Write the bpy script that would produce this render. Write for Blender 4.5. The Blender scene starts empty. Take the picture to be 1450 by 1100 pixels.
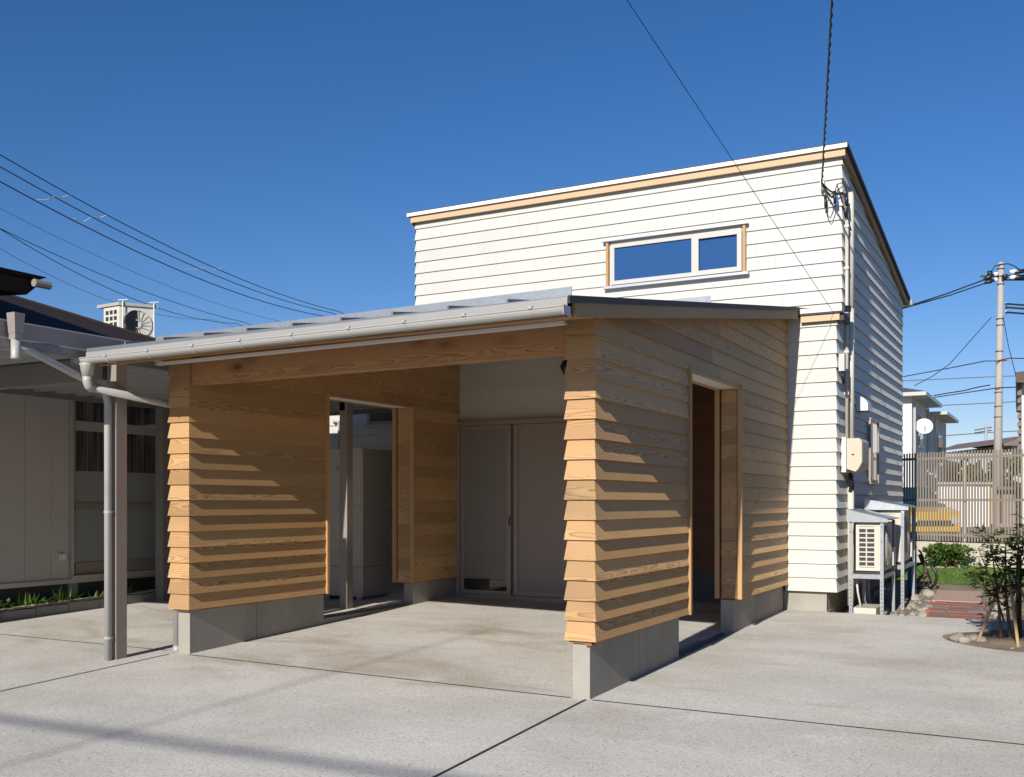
import bpy, math, random
from mathutils import Vector, Matrix
random.seed(7)
R = math.radians
scene = bpy.context.scene
COL = scene.collection

# ------------------------------------------------------------------ camera
cam_d = bpy.data.cameras.new("camera")
cam = bpy.data.objects.new("camera", cam_d)
COL.objects.link(cam)
CAM = Vector((2.629, -5.907, 1.25))
cam.location = CAM
cam.rotation_euler = (R(90), 0, math.atan2(0.475, 0.880))
cam_d.sensor_fit = 'HORIZONTAL'
cam_d.sensor_width = 36.0
cam_d.lens = 1444.0 / 1450.0 * 36.0
cam_d.shift_y = (710.5 - 550.0) / 1450.0
cam_d.clip_start = 0.05
cam_d.clip_end = 3000
scene.camera = cam

# ------------------------------------------------------------------ light
SUN = Vector((0.045, -1.0, 0.5)).normalized()          # towards the sun
EL = math.asin(SUN.z)
world = bpy.data.worlds.new("World")
scene.world = world
world.use_nodes = True
wn = world.node_tree
wn.nodes.clear()
w_out = wn.nodes.new('ShaderNodeOutputWorld')
w_bg = wn.nodes.new('ShaderNodeBackground')
w_sky = wn.nodes.new('ShaderNodeTexSky')
w_sky.sky_type = 'NISHITA'
w_sky.sun_disc = False
w_sky.sun_elevation = EL
w_sky.sun_rotation = math.atan2(SUN.x, SUN.y)
w_sky.altitude = 0
w_sky.air_density = 1.0
w_sky.dust_density = 0.0
w_sky.ozone_density = 4.5
w_hsv = wn.nodes.new('ShaderNodeHueSaturation')
w_hsv.inputs['Saturation'].default_value = 1.22
w_hsv.inputs['Value'].default_value = 1.0
wn.links.new(w_sky.outputs[0], w_hsv.inputs['Color'])
w_tint = wn.nodes.new('ShaderNodeMix')
w_tint.data_type = 'RGBA'; w_tint.blend_type = 'MULTIPLY'
w_tint.inputs[0].default_value = 1.0
w_tint.inputs[7].default_value = (1.08, 0.955, 1.08, 1.0)
wn.links.new(w_hsv.outputs[0], w_tint.inputs[6])
# a few thin clouds low over the horizon
w_tc = wn.nodes.new('ShaderNodeTexCoord')
w_sep = wn.nodes.new('ShaderNodeSeparateXYZ'); wn.links.new(w_tc.outputs['Generated'], w_sep.inputs[0])
w_map = wn.nodes.new('ShaderNodeMapping'); w_map.inputs['Scale'].default_value = (9, 9, 60); wn.links.new(w_tc.outputs['Generated'], w_map.inputs[0])
w_no = wn.nodes.new('ShaderNodeTexNoise'); w_no.inputs['Scale'].default_value = 1.6; w_no.inputs['Detail'].default_value = 6; wn.links.new(w_map.outputs[0], w_no.inputs['Vector'])
def w_ramp(sock, a, b):
    n = wn.nodes.new('ShaderNodeMapRange'); n.interpolation_type = 'SMOOTHSTEP'
    wn.links.new(sock, n.inputs[0]); n.inputs[1].default_value = a; n.inputs[2].default_value = b
    return n.outputs[0]
def w_mul(a, b):
    n = wn.nodes.new('ShaderNodeMath'); n.operation = 'MULTIPLY'; wn.links.new(a, n.inputs[0])
    if isinstance(b, float): n.inputs[1].default_value = b
    else: wn.links.new(b, n.inputs[1])
    return n.outputs[0]
w_f = w_mul(w_mul(w_ramp(w_sep.outputs[2], 0.004, 0.03), w_ramp(w_sep.outputs[2], 0.085, 0.045)), w_mul(w_ramp(w_no.outputs[0], 0.47, 0.62), 0.55))
w_cl = wn.nodes.new('ShaderNodeMix'); w_cl.data_type = 'RGBA'
wn.links.new(w_f, w_cl.inputs[0]); wn.links.new(w_tint.outputs[2], w_cl.inputs[6]); w_cl.inputs[7].default_value = (6.5, 7.0, 8.2, 1)
wn.links.new(w_cl.outputs[2], w_bg.inputs['Color'])
w_bg.inputs['Strength'].default_value = 0.083
wn.links.new(w_bg.outputs[0], w_out.inputs['Surface'])

sun_d = bpy.data.lights.new("sun", 'SUN')
sun_d.energy = 5.0
sun_d.angle = R(0.55)
sun_d.color = (1.0, 0.94, 0.85)
sun = bpy.data.objects.new("sun", sun_d)
sun.rotation_euler = (-SUN).to_track_quat('-Z', 'Y').to_euler()
sun.location = (0, -10, 20)
COL.objects.link(sun)

vs = scene.view_settings
vs.view_transform = 'Standard'
vs.look = 'None'
vs.exposure = 0.15
vs.gamma = 1.0
vs.use_curve_mapping = False
scene.cycles.max_bounces = 8
scene.cycles.diffuse_bounces = 4
scene.cycles.use_denoising = True

# ------------------------------------------------------------------ node helpers
# rough fibrous surfaces scatter grazing sun back (Oren-Nayar)
name_rough = {'cedar_boards': 1.0, 'trim_wood': 0.5, 'white_fibre_siding': 0.4, 'broom_finished_concrete': 0.15, 'beige_prefab_panel': 0.8, 'textured_beige_panel': 0.8}
class NT:
    def __init__(s, name):
        s.m = bpy.data.materials.new(name)
        s.m.use_nodes = True
        s.t = s.m.node_tree
        s.t.nodes.clear()
        s.out = s.t.nodes.new('ShaderNodeOutputMaterial')
        s.b = s.t.nodes.new('ShaderNodeBsdfPrincipled')
        s.t.links.new(s.b.outputs[0], s.out.inputs['Surface'])
    def n(s, typ, **kw):
        nd = s.t.nodes.new(typ)
        for k, v in kw.items(): setattr(nd, k, v)
        return nd
    def l(s, a, b): s.t.links.new(a, b)
    def val(s, sock, v):
        if hasattr(v, 'is_output') or hasattr(v, 'links'): s.l(v, sock)
        else: sock.default_value = v
    def math(s, op, a, b=0.0, c=0.0):
        nd = s.n('ShaderNodeMath', operation=op)
        s.val(nd.inputs[0], a); s.val(nd.inputs[1], b); s.val(nd.inputs[2], c)
        return nd.outputs[0]
    def pos(s): return s.n('ShaderNodeNewGeometry').outputs['Position']
    def uv(s): return s.n('ShaderNodeUVMap', uv_map='uv').outputs[0]
    def seed(s): return s.n('ShaderNodeAttribute', attribute_name='seed').outputs['Fac']
    def sep(s, v):
        nd = s.n('ShaderNodeSeparateXYZ'); s.l(v, nd.inputs[0]); return nd.outputs
    def comb(s, x, y, z):
        nd = s.n('ShaderNodeCombineXYZ')
        for i, q in enumerate((x, y, z)): s.val(nd.inputs[i], q)
        return nd.outputs[0]
    def map(s, v, sc):
        nd = s.n('ShaderNodeMapping'); s.l(v, nd.inputs[0]); nd.inputs['Scale'].default_value = sc
        return nd.outputs[0]
    def noise(s, v, scale, detail=3.0, rough=0.55, dist=0.0):
        nd = s.n('ShaderNodeTexNoise')
        s.l(v, nd.inputs['Vector'])
        nd.inputs['Scale'].default_value = scale; nd.inputs['Detail'].default_value = detail
        nd.inputs['Roughness'].default_value = rough; nd.inputs['Distortion'].default_value = dist
        return nd.outputs[0]
    def voro(s, v, scale, feature='F1'):
        nd = s.n('ShaderNodeTexVoronoi', feature=feature); s.l(v, nd.inputs['Vector'])
        nd.inputs['Scale'].default_value = scale
        return nd
    def ramp(s, f, a, b):                                # smooth step a..b -> 0..1
        nd = s.n('ShaderNodeMapRange', interpolation_type='SMOOTHSTEP')
        s.val(nd.inputs[0], f); nd.inputs[1].default_value = a; nd.inputs[2].default_value = b
        return nd.outputs[0]
    def mix(s, f, a, b, typ='MIX'):
        nd = s.n('ShaderNodeMix', data_type='RGBA', blend_type=typ)
        s.val(nd.inputs[0], f)
        for sock, v in ((nd.inputs[6], a), (nd.inputs[7], b)):
            if isinstance(v, tuple): sock.default_value = (*v, 1.0)
            else: s.l(v, sock)
        return nd.outputs[2]
    def scale(s, c, f):                                   # multiply a colour by a scalar
        return s.mix(1.0, c, s.comb(f, f, f), 'MULTIPLY')
    def color(s, c):
        if isinstance(c, tuple): s.b.inputs['Base Color'].default_value = (*c, 1)
        else: s.l(c, s.b.inputs['Base Color'])
    def rough(s, r):
        s.val(s.b.inputs['Roughness'], r)
        if name_rough.get(s.m.name): s.b.inputs['Diffuse Roughness'].default_value = name_rough[s.m.name]
    def bump(s, h, strength=0.3, dist=0.01):
        nd = s.n('ShaderNodeBump'); s.l(h, nd.inputs['Height'])
        nd.inputs['Strength'].default_value = strength; nd.inputs['Distance'].default_value = dist
        s.l(nd.outputs[0], s.b.inputs['Normal'])

def plain(name, c, rough=0.5, metal=0.0, var=0.10, vscale=6.0, bump=0.0, bscale=60.0, spec=None):
    t = NT(name)
    p = t.pos()
    f = t.noise(p, vscale, 4.0)
    f = t.math('MULTIPLY_ADD', f, 2 * var, 1.0 - var)
    t.color(t.scale(t.mix(0.0, c, c), f))
    t.rough(rough); t.b.inputs['Metallic'].default_value = metal
    if spec is not None: t.b.inputs['Specular IOR Level'].default_value = spec
    if bump > 0: t.bump(t.noise(p, bscale, 4.0), bump, 0.004)
    return t.m

def wood(name, light, dark, tone=0.25, knots=False, grain=0.6, rough=0.62):
    t = NT(name)
    u, v, _ = t.sep(t.uv())
    s = t.seed()
    s2 = t.math('FRACT', t.math('MULTIPLY', s, 17.31))
    s3 = t.math('FRACT', t.math('MULTIPLY', s, 91.7))
    uo = t.math('ADD', u, t.math('MULTIPLY', s, 61.0))
    nv = t.noise(t.comb(t.math('MULTIPLY', uo, 1.7), t.math('MULTIPLY', v, 7.0), t.math('MULTIPLY', s, 40.0)), 1.0, 3.0)
    # pith height of this board: some boards cathedral, some nearly quarter-sawn
    v0 = t.math('MULTIPLY_ADD', t.math('SUBTRACT', s2, 0.5), 0.22, 0.065)
    dv = t.math('SUBTRACT', v, v0)
    q = t.math('MULTIPLY', t.math('MULTIPLY', dv, dv), 1100.0)
    dirn = t.math('SUBTRACT', t.math('MULTIPLY', t.math('GREATER_THAN', s3, 0.5), 2.0), 1.0)
    ring = t.math('ADD', q, t.math('MULTIPLY', t.math('MULTIPLY', uo, dirn), t.math('MULTIPLY_ADD', s2, 4.5, 0.8)))
    ring = t.math('ADD', ring, t.math('MULTIPLY', nv, 7.0))
    fr = t.math('FRACT', ring)
    line = t.math('POWER', fr, 2.2)
    fall = t.ramp(fr, 1.0, 0.93)
    line = t.math('MULTIPLY', line, fall)
    fib = t.noise(t.comb(t.math('MULTIPLY', uo, 4.0), t.math('MULTIPLY', v, 320.0), s), 1.0, 3.0)
    f = t.math('ADD', t.math('MULTIPLY', line, grain), t.math('MULTIPLY', t.math('SUBTRACT', fib, 0.5), 0.35))
    blot = t.noise(t.comb(uo, t.math('MULTIPLY', v, 4.0), s3), 1.6, 2.0)
    f = t.math('ADD', f, t.math('MULTIPLY', t.math('SUBTRACT', blot, 0.5), 0.35))
    nf = t.n('ShaderNodeClamp'); t.l(f, nf.inputs[0])
    c = t.mix(nf.outputs[0], light, dark)
    tn = t.math('MULTIPLY_ADD', s3, tone, 1.0 - tone * 0.5)
    c = t.scale(c, tn)
    red = t.mix(t.math('MULTIPLY', s2, 0.5), (1, 1, 1), (1.0, 0.86, 0.72))
    c = t.mix(1.0, c, red, 'MULTIPLY')
    if knots:
        vv = t.comb(t.math('MULTIPLY', uo, 2.6), t.math('MULTIPLY', v, 6.0), 0.0)
        nd = t.voro(vv, 1.0)
        kd = t.ramp(nd.outputs['Distance'], 0.17, 0.07)
        c = t.mix(t.math('MULTIPLY', kd, 0.8), c, (0.05, 0.022, 0.012))
        hal = t.ramp(nd.outputs['Distance'], 0.42, 0.12)
        c = t.mix(t.math('MULTIPLY', hal, 0.45), c, (0.16, 0.06, 0.02))
    t.color(c)
    t.rough(rough)
    t.bump(t.math('ADD', fib, line), 0.12, 0.002)
    return t.m

MAT = {}
MAT['cedar'] = wood('cedar_boards', (0.565, 0.365, 0.168), (0.21, 0.100, 0.040), tone=0.40, grain=0.78)
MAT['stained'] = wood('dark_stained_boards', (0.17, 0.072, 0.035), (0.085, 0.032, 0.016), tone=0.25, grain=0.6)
MAT['trimwood'] = wood('trim_wood', (0.54, 0.33, 0.15), (0.30, 0.155, 0.062), tone=0.12, grain=0.35)
MAT['beam'] = wood('beam_wood', (0.47, 0.26, 0.115), (0.22, 0.10, 0.04), tone=0.1, knots=True, grain=0.9)
MAT['softwood'] = wood('pale_softwood', (0.62, 0.445, 0.28), (0.46, 0.30, 0.165), tone=0.10, grain=0.3)
MAT['soffit'] = wood('soffit_wood', (0.40, 0.24, 0.115), (0.24, 0.125, 0.055), tone=0.25)

def siding():
    t = NT('white_fibre_siding')
    u, v, _ = t.sep(t.uv()); s = t.seed(); p = t.pos()
    f = t.noise(p, 1.4, 3.0)
    c = t.mix(t.ramp(f, 0.3, 0.75), (0.615, 0.598, 0.556), (0.585, 0.568, 0.528))
    c = t.scale(c, t.math('MULTIPLY_ADD', s, 0.06, 0.955))
    gr = t.noise(t.comb(t.math('MULTIPLY', u, 2.0), t.math('MULTIPLY', v, 60.0), s), 4.0, 4.0)
    dust = t.ramp(t.noise(t.map(p, (4.0, 4.0, 0.35)), 1.0, 5.0), 0.48, 0.80)
    c = t.mix(t.math('MULTIPLY', dust, 0.22), c, (0.55, 0.51, 0.45))
    t.color(c); t.rough(0.55); t.bump(gr, 0.10, 0.002)
    return t.m
MAT['siding'] = siding()

def pavement():
    t = NT('broom_finished_concrete')
    p = t.pos()
    big = t.noise(t.map(p, (0.55, 0.9, 1)), 1.0, 5.0, 0.6)
    st = t.ramp(t.noise(t.map(p, (0.9, 1.7, 1)), 0.9, 5.0, 0.62, 0.6), 0.46, 0.68)
    c = t.mix(t.ramp(big, 0.32, 0.70), (0.555, 0.535, 0.49), (0.445, 0.428, 0.39))
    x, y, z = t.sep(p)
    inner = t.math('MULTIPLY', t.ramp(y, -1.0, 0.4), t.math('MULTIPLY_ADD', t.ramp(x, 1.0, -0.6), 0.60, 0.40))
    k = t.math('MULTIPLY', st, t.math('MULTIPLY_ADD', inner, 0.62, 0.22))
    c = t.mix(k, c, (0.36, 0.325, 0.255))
    wh = t.ramp(t.noise(t.map(p, (1.1, 1.0, 1)), 1.7, 6.0, 0.65), 0.56, 0.72)
    c = t.mix(t.math('MULTIPLY', wh, 0.35), c, (0.60, 0.585, 0.555))
    fine = t.noise(p, 60.0, 4.0, 0.75)
    c = t.scale(c, t.math('MULTIPLY_ADD', fine, 1.25, 0.38))
    vo = t.voro(p, 44.0)
    peb = t.ramp(vo.outputs['Distance'], 0.32, 0.18)
    rnd = t.math('GREATER_THAN', t.sep(vo.outputs['Color'])[0], 0.72)
    c = t.mix(t.math('MULTIPLY', t.math('MULTIPLY', peb, rnd), 0.70), c, (0.17, 0.155, 0.14))
    rnd2 = t.math('LESS_THAN', t.sep(vo.outputs['Color'])[1], 0.10)
    c = t.mix(t.math('MULTIPLY', t.math('MULTIPLY', peb, rnd2), 0.5), c, (0.72, 0.70, 0.66))
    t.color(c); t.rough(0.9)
    t.b.inputs['Specular IOR Level'].default_value = 0.2
    t.bump(t.math('ADD', fine, t.math('MULTIPLY', t.noise(p, 30.0, 3.0), 0.8)), 0.35, 0.004)
    return t.m
MAT['pavement'] = pavement()

def castconc():
    t = NT('cast_concrete')
    p = t.pos()
    f = t.noise(t.map(p, (2, 2, 1.2)), 1.2, 5.0, 0.6)
    c = t.mix(t.ramp(f, 0.3, 0.72), (0.385, 0.36, 0.315), (0.30, 0.28, 0.245))
    streak = t.ramp(t.noise(t.map(p, (7, 7, 0.8)), 1.0, 4.0), 0.55, 0.8)
    c = t.mix(t.math('MULTIPLY', streak, 0.30), c, (0.28, 0.255, 0.22))
    x, y, z = t.sep(p)
    low = t.math('MULTIPLY', t.ramp(t.math('ADD', z, t.math('MULTIPLY', f, 0.10)), 0.19, 0.09), 0.22)
    c = t.mix(low, c, (0.36, 0.32, 0.25))
    vo = t.voro(p, 38.0)
    hole = t.math('MULTIPLY', t.ramp(vo.outputs['Distance'], 0.12, 0.05), t.math('GREATER_THAN', t.sep(vo.outputs['Color'])[0], 0.80))
    c = t.mix(t.math('MULTIPLY', hole, 0.6), c, (0.16, 0.14, 0.12))
    t.color(c); t.rough(0.85)
    t.bump(t.math('SUBTRACT', t.noise(p, 60.0, 3.0), hole), 0.2, 0.004)
    return t.m
MAT['castconc'] = castconc()

def soil():
    t = NT('dry_soil')
    p = t.pos()
    f = t.noise(p, 3.0, 8.0, 0.7)
    c = t.mix(t.ramp(f, 0.3, 0.7), (0.30, 0.235, 0.165), (0.18, 0.135, 0.092))
    vo = t.voro(p, 45.0)
    c = t.mix(t.math('MULTIPLY', t.math('GREATER_THAN', t.sep(vo.outputs['Color'])[0], 0.8), 0.35), c, (0.42, 0.37, 0.30))
    t.color(c); t.rough(0.95); t.bump(f, 0.8, 0.03)
    return t.m
MAT['soil'] = soil()

def far_ground():
    t = NT('far_ground')
    p = t.pos()
    f = t.noise(p, 0.15, 6.0, 0.6)
    c = t.mix(t.ramp(f, 0.35, 0.65), (0.24, 0.215, 0.17), (0.10, 0.13, 0.05))
    t.color(c); t.rough(0.95); t.bump(t.noise(p, 4.0, 6.0), 0.5, 0.05)
    return t.m
MAT['ground'] = far_ground()

def lawn():
    t = NT('mown_grass')
    p = t.pos()
    f = t.noise(p, 2.2, 6.0, 0.65)
    c = t.mix(t.ramp(f, 0.3, 0.7), (0.12, 0.215, 0.036), (0.19, 0.28, 0.06))
    g = t.noise(p, 120.0, 3.0)
    c = t.scale(c, t.math('MULTIPLY_ADD', g, 0.8, 0.6))
    t.color(c); t.rough(0.8); t.bump(g, 0.8, 0.02)
    return t.m
MAT['lawn'] = lawn()

def leafmat(name, a, b):
    t = NT(name)
    s = t.seed()
    c = t.mix(s, a, b)
    c = t.scale(c, t.math('MULTIPLY_ADD', t.noise(t.pos(), 9.0, 3.0), 0.6, 0.7))
    t.color(c); t.rough(0.5)
    t.b.inputs['Specular IOR Level'].default_value = 0.35
    tr = t.n('ShaderNodeBsdfTranslucent'); t.l(c, tr.inputs['Color'])
    mx = t.n('ShaderNodeMixShader'); mx.inputs[0].default_value = 0.3
    t.l(t.b.outputs[0], mx.inputs[1]); t.l(tr.outputs[0], mx.inputs[2])
    t.l(mx.outputs[0], t.out.inputs['Surface'])
    return t.m
MAT['leaf'] = leafmat('dark_leaf', (0.060, 0.095, 0.018), (0.120, 0.150, 0.036))
MAT['leaf_bright'] = leafmat('bright_leaf', (0.075, 0.15, 0.024), (0.15, 0.25, 0.05))
MAT['leaf_far'] = leafmat('far_leaf', (0.055, 0.085, 0.02), (0.13, 0.15, 0.045))

def glass(name, tint, rough=0.03, pattern=False, mixf=0.75):
    t = NT(name)
    t.color(tint); t.rough(rough)
    t.b.inputs['Specular IOR Level'].default_value = mixf
    t.b.inputs['Coat Weight'].default_value = 0.15 if pattern or mixf < .5 else 0.6
    t.b.inputs['Coat Roughness'].default_value = 0.02
    if pattern:
        u, v, _ = t.sep(t.uv())
        a = t.math('SINE', t.math('MULTIPLY', t.math('ADD', u, v), 330.0))
        b = t.math('SINE', t.math('MULTIPLY', t.math('SUBTRACT', u, t.math('MULTIPLY', v, 0.7)), 330.0))
        h = t.math('ADD', a, b)
        t.color(t.mix(t.ramp(a, -0.6, 0.9), tint, tuple(q * 1.5 for q in tint)))
    else:
        t.bump(t.noise(t.pos(), 1.3, 2.0), 0.03, 0.02)
    return t.m
MAT['glass_sky_tint'] = glass('patterned_glass', (0.022, 0.068, 0.185), 0.10, True, 0.35)  # blue of the reflected sky is put into the pane colour
MAT['glass_dark'] = glass('dark_glass', (0.018, 0.019, 0.020), 0.03)
MAT['glass_grey'] = glass('grey_screened_glass', (0.26, 0.24, 0.215), 0.22, False, 0.3)
MAT['glass_frost'] = glass('frosted_glass', (0.31, 0.31, 0.295), 0.35)

def curtain():
    t = NT('curtain_behind_glass')
    x, y, z = t.sep(t.pos())
    w = t.noise(t.comb(t.math('MULTIPLY', y, 26.0), t.math('MULTIPLY', z, 0.6), 0.0), 1.0, 2.0)
    c = t.mix(t.ramp(w, 0.35, 0.68), (0.035, 0.032, 0.028), (0.17, 0.155, 0.13))
    t.color(c); t.rough(0.25); t.b.inputs['Coat Weight'].default_value = 0.8
    return t.m
MAT['curtain'] = curtain()

def mesh_screen():
    t = NT('wire_mesh_dark')
    x, y, z = t.sep(t.pos())
    a = t.math('FRACT', t.math('MULTIPLY', t.math('ADD', y, z), 34.0))
    b = t.math('FRACT', t.math('MULTIPLY', t.math('SUBTRACT', y, z), 34.0))
    m = t.math('MAXIMUM', t.math('GREATER_THAN', a, 0.88), t.math('GREATER_THAN', b, 0.88))
    t.color(t.mix(m, (0.010, 0.010, 0.012), (0.10, 0.10, 0.10))); t.rough(0.7)
    return t.m
MAT['mesh'] = mesh_screen()

MAT['metal_grey'] = plain('grey_steel_roofing', (0.20, 0.21, 0.225), 0.45, 0.25, 0.08)
MAT['metal_white'] = plain('white_steel_fascia', (0.78, 0.78, 0.77), 0.4, 0.0, 0.05)
MAT['metal_dark'] = plain('dark_steel_flashing', (0.078, 0.070, 0.064), 0.6, 0.0, 0.1, spec=0.15)
MAT['fascia_pale'] = plain('pale_warm_grey_fascia', (0.33, 0.32, 0.31), 0.45, 0.0, 0.06)
MAT['flash_grey'] = plain('pale_grey_flashing', (0.46, 0.48, 0.52), 0.4, 0.3, 0.06)
MAT['gutter'] = plain('cool_white_gutter', (0.40, 0.388, 0.365), 0.35, 0.0, 0.05)
MAT['pvc'] = plain('white_pvc', (0.52, 0.50, 0.455), 0.35, 0.0, 0.03)
MAT['pipe_beige'] = plain('beige_pvc', (0.62, 0.575, 0.49), 0.45, 0.0, 0.05)
MAT['pipe_grey'] = plain('grey_pvc', (0.40, 0.40, 0.385), 0.4, 0.0, 0.05)
def galv():
    t = NT('galvanised_steel')
    p = t.pos()
    vo = t.voro(p, 70.0)
    c = t.mix(t.sep(vo.outputs['Color'])[0], (0.33, 0.35, 0.375), (0.39, 0.41, 0.435))
    t.color(c); t.rough(0.42); t.b.inputs['Metallic'].default_value = 0.55
    return t.m
MAT['galv'] = galv()
MAT['alu_bronze'] = plain('bronze_aluminium', (0.37, 0.315, 0.265), 0.42, 0.3, 0.05)
MAT['alu_taupe'] = plain('taupe_aluminium', (0.34, 0.275, 0.215), 0.42, 0.25, 0.05)
MAT['door_panel'] = plain('taupe_door_panel', (0.32, 0.275, 0.24), 0.5, 0.0, 0.06)
MAT['alu_light'] = plain('champagne_aluminium', (0.55, 0.51, 0.45), 0.4, 0.3, 0.05)
MAT['panel_beige'] = plain('beige_prefab_panel', (0.53, 0.475, 0.41), 0.6, 0.0, 0.10, 2.0, 0.15, 30.0)
MAT['panel_rough'] = plain('textured_beige_panel', (0.54, 0.485, 0.42), 0.65, 0.0, 0.10, 2.0, 1.0, 55.0)
MAT['post_face'] = plain('brown_grey_steel_post', (0.30, 0.265, 0.235), 0.5, 0.1, 0.08)
MAT['carport_steel'] = plain('brown_grey_fascia_steel', (0.235, 0.215, 0.20), 0.42, 0.15, 0.08, 1.5)
MAT['deck_steel'] = plain('pale_folded_plate', (0.34, 0.345, 0.34), 0.5, 0.0, 0.05)
MAT['roof_dark'] = plain('dark_brown_eave', (0.034, 0.026, 0.024), 0.8, 0.0, 0.15, spec=0.15)
MAT['tank'] = plain('taupe_tank_shell', (0.50, 0.455, 0.405), 0.5, 0.0, 0.04)
MAT['ac_white'] = plain('ivory_enamel', (0.60, 0.565, 0.485), 0.45, 0.0, 0.05)
MAT['ac_dark'] = plain('dark_coil', (0.04, 0.042, 0.043), 0.5, 0.3, 0.1)
MAT['black'] = plain('black_plastic', (0.018, 0.018, 0.019), 0.35, 0.0, 0.1)
MAT['lens'] = plain('lamp_lens', (0.10, 0.10, 0.105), 0.1, 0.0, 0.1)
MAT['box_beige'] = plain('beige_meter_cabinet', (0.55, 0.485, 0.375), 0.5, 0.0, 0.04)
MAT['box_ivory'] = plain('ivory_meter_base', (0.74, 0.72, 0.66), 0.5, 0.0, 0.04)
MAT['dark_conc'] = plain('dark_porch_concrete', (0.13, 0.125, 0.115), 0.85, 0.0, 0.2, 4.0, 0.3)
MAT['kerb'] = plain('kerb_concrete', (0.25, 0.235, 0.215), 0.9, 0.0, 0.25, 8.0, 0.4)
MAT['kerb_top'] = plain('kerb_mortar', (0.42, 0.37, 0.29), 0.9, 0.0, 0.3, 12.0, 0.5)
MAT['joint'] = plain('joint_filler', (0.025, 0.025, 0.027), 0.9, 0.0, 0.2)
MAT['block'] = plain('cream_block', (0.56, 0.51, 0.425), 0.85, 0.0, 0.22, 5.0, 0.3)
MAT['slat'] = plain('brown_slat', (0.27, 0.225, 0.185), 0.6, 0.0, 0.2, 2.0)
MAT['slat_pale'] = plain('pale_slat_post', (0.50, 0.44, 0.37), 0.5, 0.0, 0.1)
MAT['brick_red'] = plain('red_brick', (0.30, 0.095, 0.052), 0.8, 0.0, 0.3, 14.0, 0.5)
MAT['brick_grey'] = plain('grey_brick', (0.23, 0.195, 0.185), 0.85, 0.0, 0.25, 14.0, 0.5)
MAT['slab_pink'] = plain('pink_slab', (0.50, 0.335, 0.265), 0.85, 0.0, 0.15, 9.0, 0.3)
MAT['rock'] = plain('pale_rock', (0.36, 0.325, 0.265), 0.9, 0.0, 0.35, 9.0, 0.7, 25.0)
MAT['rock_grey'] = plain('grey_rock', (0.27, 0.245, 0.21), 0.9, 0.0, 0.35, 7.0, 0.7, 25.0)
MAT['pebble'] = plain('grey_pebble', (0.20, 0.20, 0.205), 0.8, 0.0, 0.5, 30.0)
MAT['bark'] = plain('grey_brown_bark', (0.14, 0.105, 0.075), 0.9, 0.0, 0.3, 30.0, 0.6, 90.0)
MAT['bark_dark'] = plain('dark_bark', (0.050, 0.038, 0.032), 0.9, 0.0, 0.3, 30.0, 0.6, 90.0)
MAT['stake'] = plain('stake_timber', (0.50, 0.35, 0.19), 0.8, 0.0, 0.25, 20.0)
MAT['pole'] = plain('pole_concrete', (0.40, 0.37, 0.33), 0.85, 0.0, 0.12, 3.0)
MAT['porcelain'] = plain('white_porcelain', (0.80, 0.80, 0.80), 0.25, 0.0, 0.03)
MAT['wire'] = plain('black_cable', (0.02, 0.02, 0.022), 0.5, 0.0, 0.1)
MAT['wire_pale'] = plain('pale_cable', (0.16, 0.18, 0.21), 0.5, 0.0, 0.1)
MAT['orange'] = plain('orange_band', (0.60, 0.16, 0.04), 0.5)
MAT['blue'] = plain('blue_plastic', (0.03, 0.14, 0.45), 0.4)
MAT['yellow'] = plain('yellow_paint', (0.72, 0.43, 0.02), 0.3, 0.0, 0.03)
MAT['teal'] = plain('teal_windscreen', (0.012, 0.045, 0.062), 0.25)
MAT['steel_bright'] = plain('bright_steel', (0.62, 0.64, 0.66), 0.35, 0.2, 0.04)
MAT['chrome'] = plain('headlight_clear', (0.75, 0.78, 0.80), 0.15, 0.3)
MAT['terracotta'] = plain('terracotta', (0.45, 0.19, 0.10), 0.8, 0.0, 0.15)
MAT['petal'] = plain('pink_petal', (0.45, 0.10, 0.18), 0.6)
MAT['render_white'] = plain('white_render', (0.70, 0.70, 0.69), 0.8, 0.0, 0.06, 2.0)
MAT['garage_white'] = plain('white_sheet_steel', (0.72, 0.72, 0.73), 0.5, 0.0, 0.05)
MAT['tile_dark'] = plain('dark_roof_tile', (0.10, 0.09, 0.09), 0.7, 0.0, 0.2)
MAT['tile_brown'] = plain('brown_roof_edge', (0.20, 0.15, 0.13), 0.7, 0.0, 0.2)
MAT['gable'] = plain('grey_brown_render', (0.36, 0.33, 0.31), 0.8, 0.0, 0.1)
MAT['rust'] = plain('rusty_steel', (0.15, 0.075, 0.05), 0.7, 0.2, 0.3, 20.0)
MAT['dish'] = plain('dish_white', (0.70, 0.74, 0.78), 0.4)
MAT['red_shim'] = plain('red_brown_shim', (0.30, 0.11, 0.06), 0.7)
MAT['white_panel'] = plain('white_soffit_panel', (0.74, 0.73, 0.71), 0.6, 0.0, 0.03)
MAT['nail'] = plain('nail_head', (0.10, 0.075, 0.055), 0.6)
MAT['ink'] = plain('black_ink', (0.02, 0.02, 0.02), 0.5)

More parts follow.
